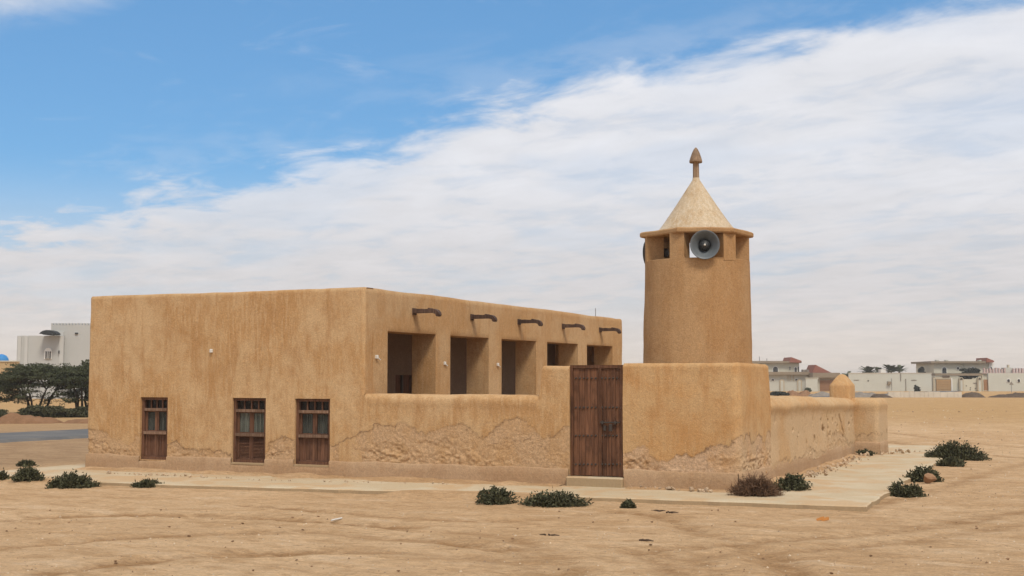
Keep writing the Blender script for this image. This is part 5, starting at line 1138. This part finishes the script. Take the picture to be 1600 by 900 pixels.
def acacia(px, pb, D, pt, halfw, label, seed, mat='acacia', dens=46):
    x, zt = lat(px, pt, D); w = FH * D + RH * x; t = empty('acacia_tree', (w[0], w[1], ZG)); tag(t, label, 'tree', 'trees beyond the road at left'); r = np.random.default_rng(seed)
    MB_t = MB(); mb = MB(); Hh = zt - ZG; ends = []
    for k in range(6):
        a = k * 1.05 + r.uniform(-.3, .3); R = halfw * r.uniform(0.30, 0.55); b0 = np.array((math.cos(a) * 0.25, math.sin(a) * 0.25, -0.1))
        p1 = np.array((math.cos(a) * R * 0.55, math.sin(a) * R * 0.55, Hh * r.uniform(0.25, 0.34))); p2 = np.array((math.cos(a) * R, math.sin(a) * R, Hh * r.uniform(0.5, 0.66)))
        MB_t.tube([b0, (b0 + p1) / 2 + r.normal(0, 0.06, 3), p1, p2], [0.075, 0.065, 0.055, 0.035], 6)
        for j in range(5):
            b = a + r.uniform(-1.0, 1.0); rr = r.uniform(0.35, 1.0); q = np.array((math.cos(b) * halfw * rr, math.sin(b) * halfw * rr * 0.9, Hh * (0.98 - 0.38 * rr ** 2 * r.uniform(0.5, 1.2))))
            mid = (p2 + q) / 2 + r.normal(0, 0.10, 3); MB_t.tube([p2, mid, q], [0.03, 0.02, 0.006], 4); ends += [q, mid * 0.35 + q * 0.65]
            for m in range(3):
                q2 = q + r.normal(0, 1, 3) * (0.32, 0.32, 0.10) * halfw * 0.7; q2[2] = min(q2[2], Hh * 0.99); MB_t.tube([mid, (mid + q2) / 2 + (0, 0, 0.06), q2], [0.014, 0.010, 0.004], 3); ends.append(q2)
        for m in range(3):
            q = p1 + r.normal(0, 1, 3) * (0.5, 0.5, 0.12) * halfw * 0.6; q[2] = max(0.3, q[2]); MB_t.tube([p1, (p1 + q) / 2 + (0, 0, 0.1), q], [0.02, 0.012, 0.005], 3)
            leaf_blob(mb, q, (halfw * 0.14, halfw * 0.14, 0.06), 30, 0.04, r)
    for k in range(48):
        a = r.uniform(0, 6.28); rr = halfw * math.sqrt(r.uniform(0.05, 1)); q = np.array((math.cos(a) * rr, math.sin(a) * rr * 0.9, Hh * r.uniform(0.30, 0.80)))
        ends.append(q); MB_t.tube([q * (0.6, 0.6, 0.8), q], [0.012, 0.004], 3)
    for q in ends:
        for s in range(3):
            leaf_blob(mb, q + r.normal(0, 1, 3) * (0.20, 0.20, 0.05), (halfw * r.uniform(0.10, 0.22), halfw * 0.14, Hh * r.uniform(0.02, 0.05)), dens, 0.046, r)
    MB_t.build('trunk', M['bark'], t, True, local=True); mb.build('crown', M[mat], t, local=True)
acacia(60, 650, 66, 571, 2.3, 'wide flat-crowned acacia beyond the road in front of the grey villa', 5)
acacia(-22, 650, 67, 578, 2.0, 'acacia crown cut by the left edge, beside the wide acacia', 6)
acacia(132, 650, 65, 573, 1.5, 'dense acacia half hidden by the left end of the hall', 8)
bush_tree('dark_tree', 120, 175, 545, 630, 74, 'tall dark tree peeping out beside the left corner of the hall', 'tree', 37, mat='acacia', n=2600, size=0.09)
bush_tree('scrub', 15, 112, 633, 653, 60, 'dark scrub under the wide acacia', 'bush', 41, mat='shrub', n=4200, size=0.055, trunk=False)
bush_tree('scrub', 92, 150, 636, 652, 60.5, 'dark scrub beside the hall corner under the dense acacia', 'bush', 42, mat='shrub', n=3000, size=0.055, trunk=False)
bush_tree('scrub', -40, 22, 640, 652, 60.5, 'dark scrub at the left edge behind the earth bank', 'bush', 43, mat='shrub', n=2400, size=0.055, trunk=False)
heap('earth_bank', -5, 97, 644, 659, 52.5, 'earth', 'low reddish earth bank across the road below the wide acacia', 7, 'bank', dep=0.9)
heap('earth_bank', 102, 160, 648, 659, 52.5, 'earth', 'shorter reddish earth bank next to the hall corner', 8, 'bank', dep=0.8)

# ------------------------------------------------------------------ thin dust in the air
hz = MB().box(-4400, 4400, -4400, 4400, -2.0, 9.5).build('haze', None)
hm = bpy.data.materials.new('desert_dust_haze'); hm.use_nodes = True; hm.node_tree.nodes.clear()
pv = NODE(hm.node_tree, 'ShaderNodeVolumePrincipled'); pv.inputs['Density'].default_value = 0.0005; pv.inputs['Color'].default_value = (1.0, 0.97, 0.93, 1); pv.inputs['Anisotropy'].default_value = 0.2
ho = NODE(hm.node_tree, 'ShaderNodeOutputMaterial'); hm.node_tree.links.new(pv.outputs[0], ho.inputs['Volume'])
hz.data.materials.append(hm); tag(hz, 'thin pale dust haze over the plain', kind='stuff')
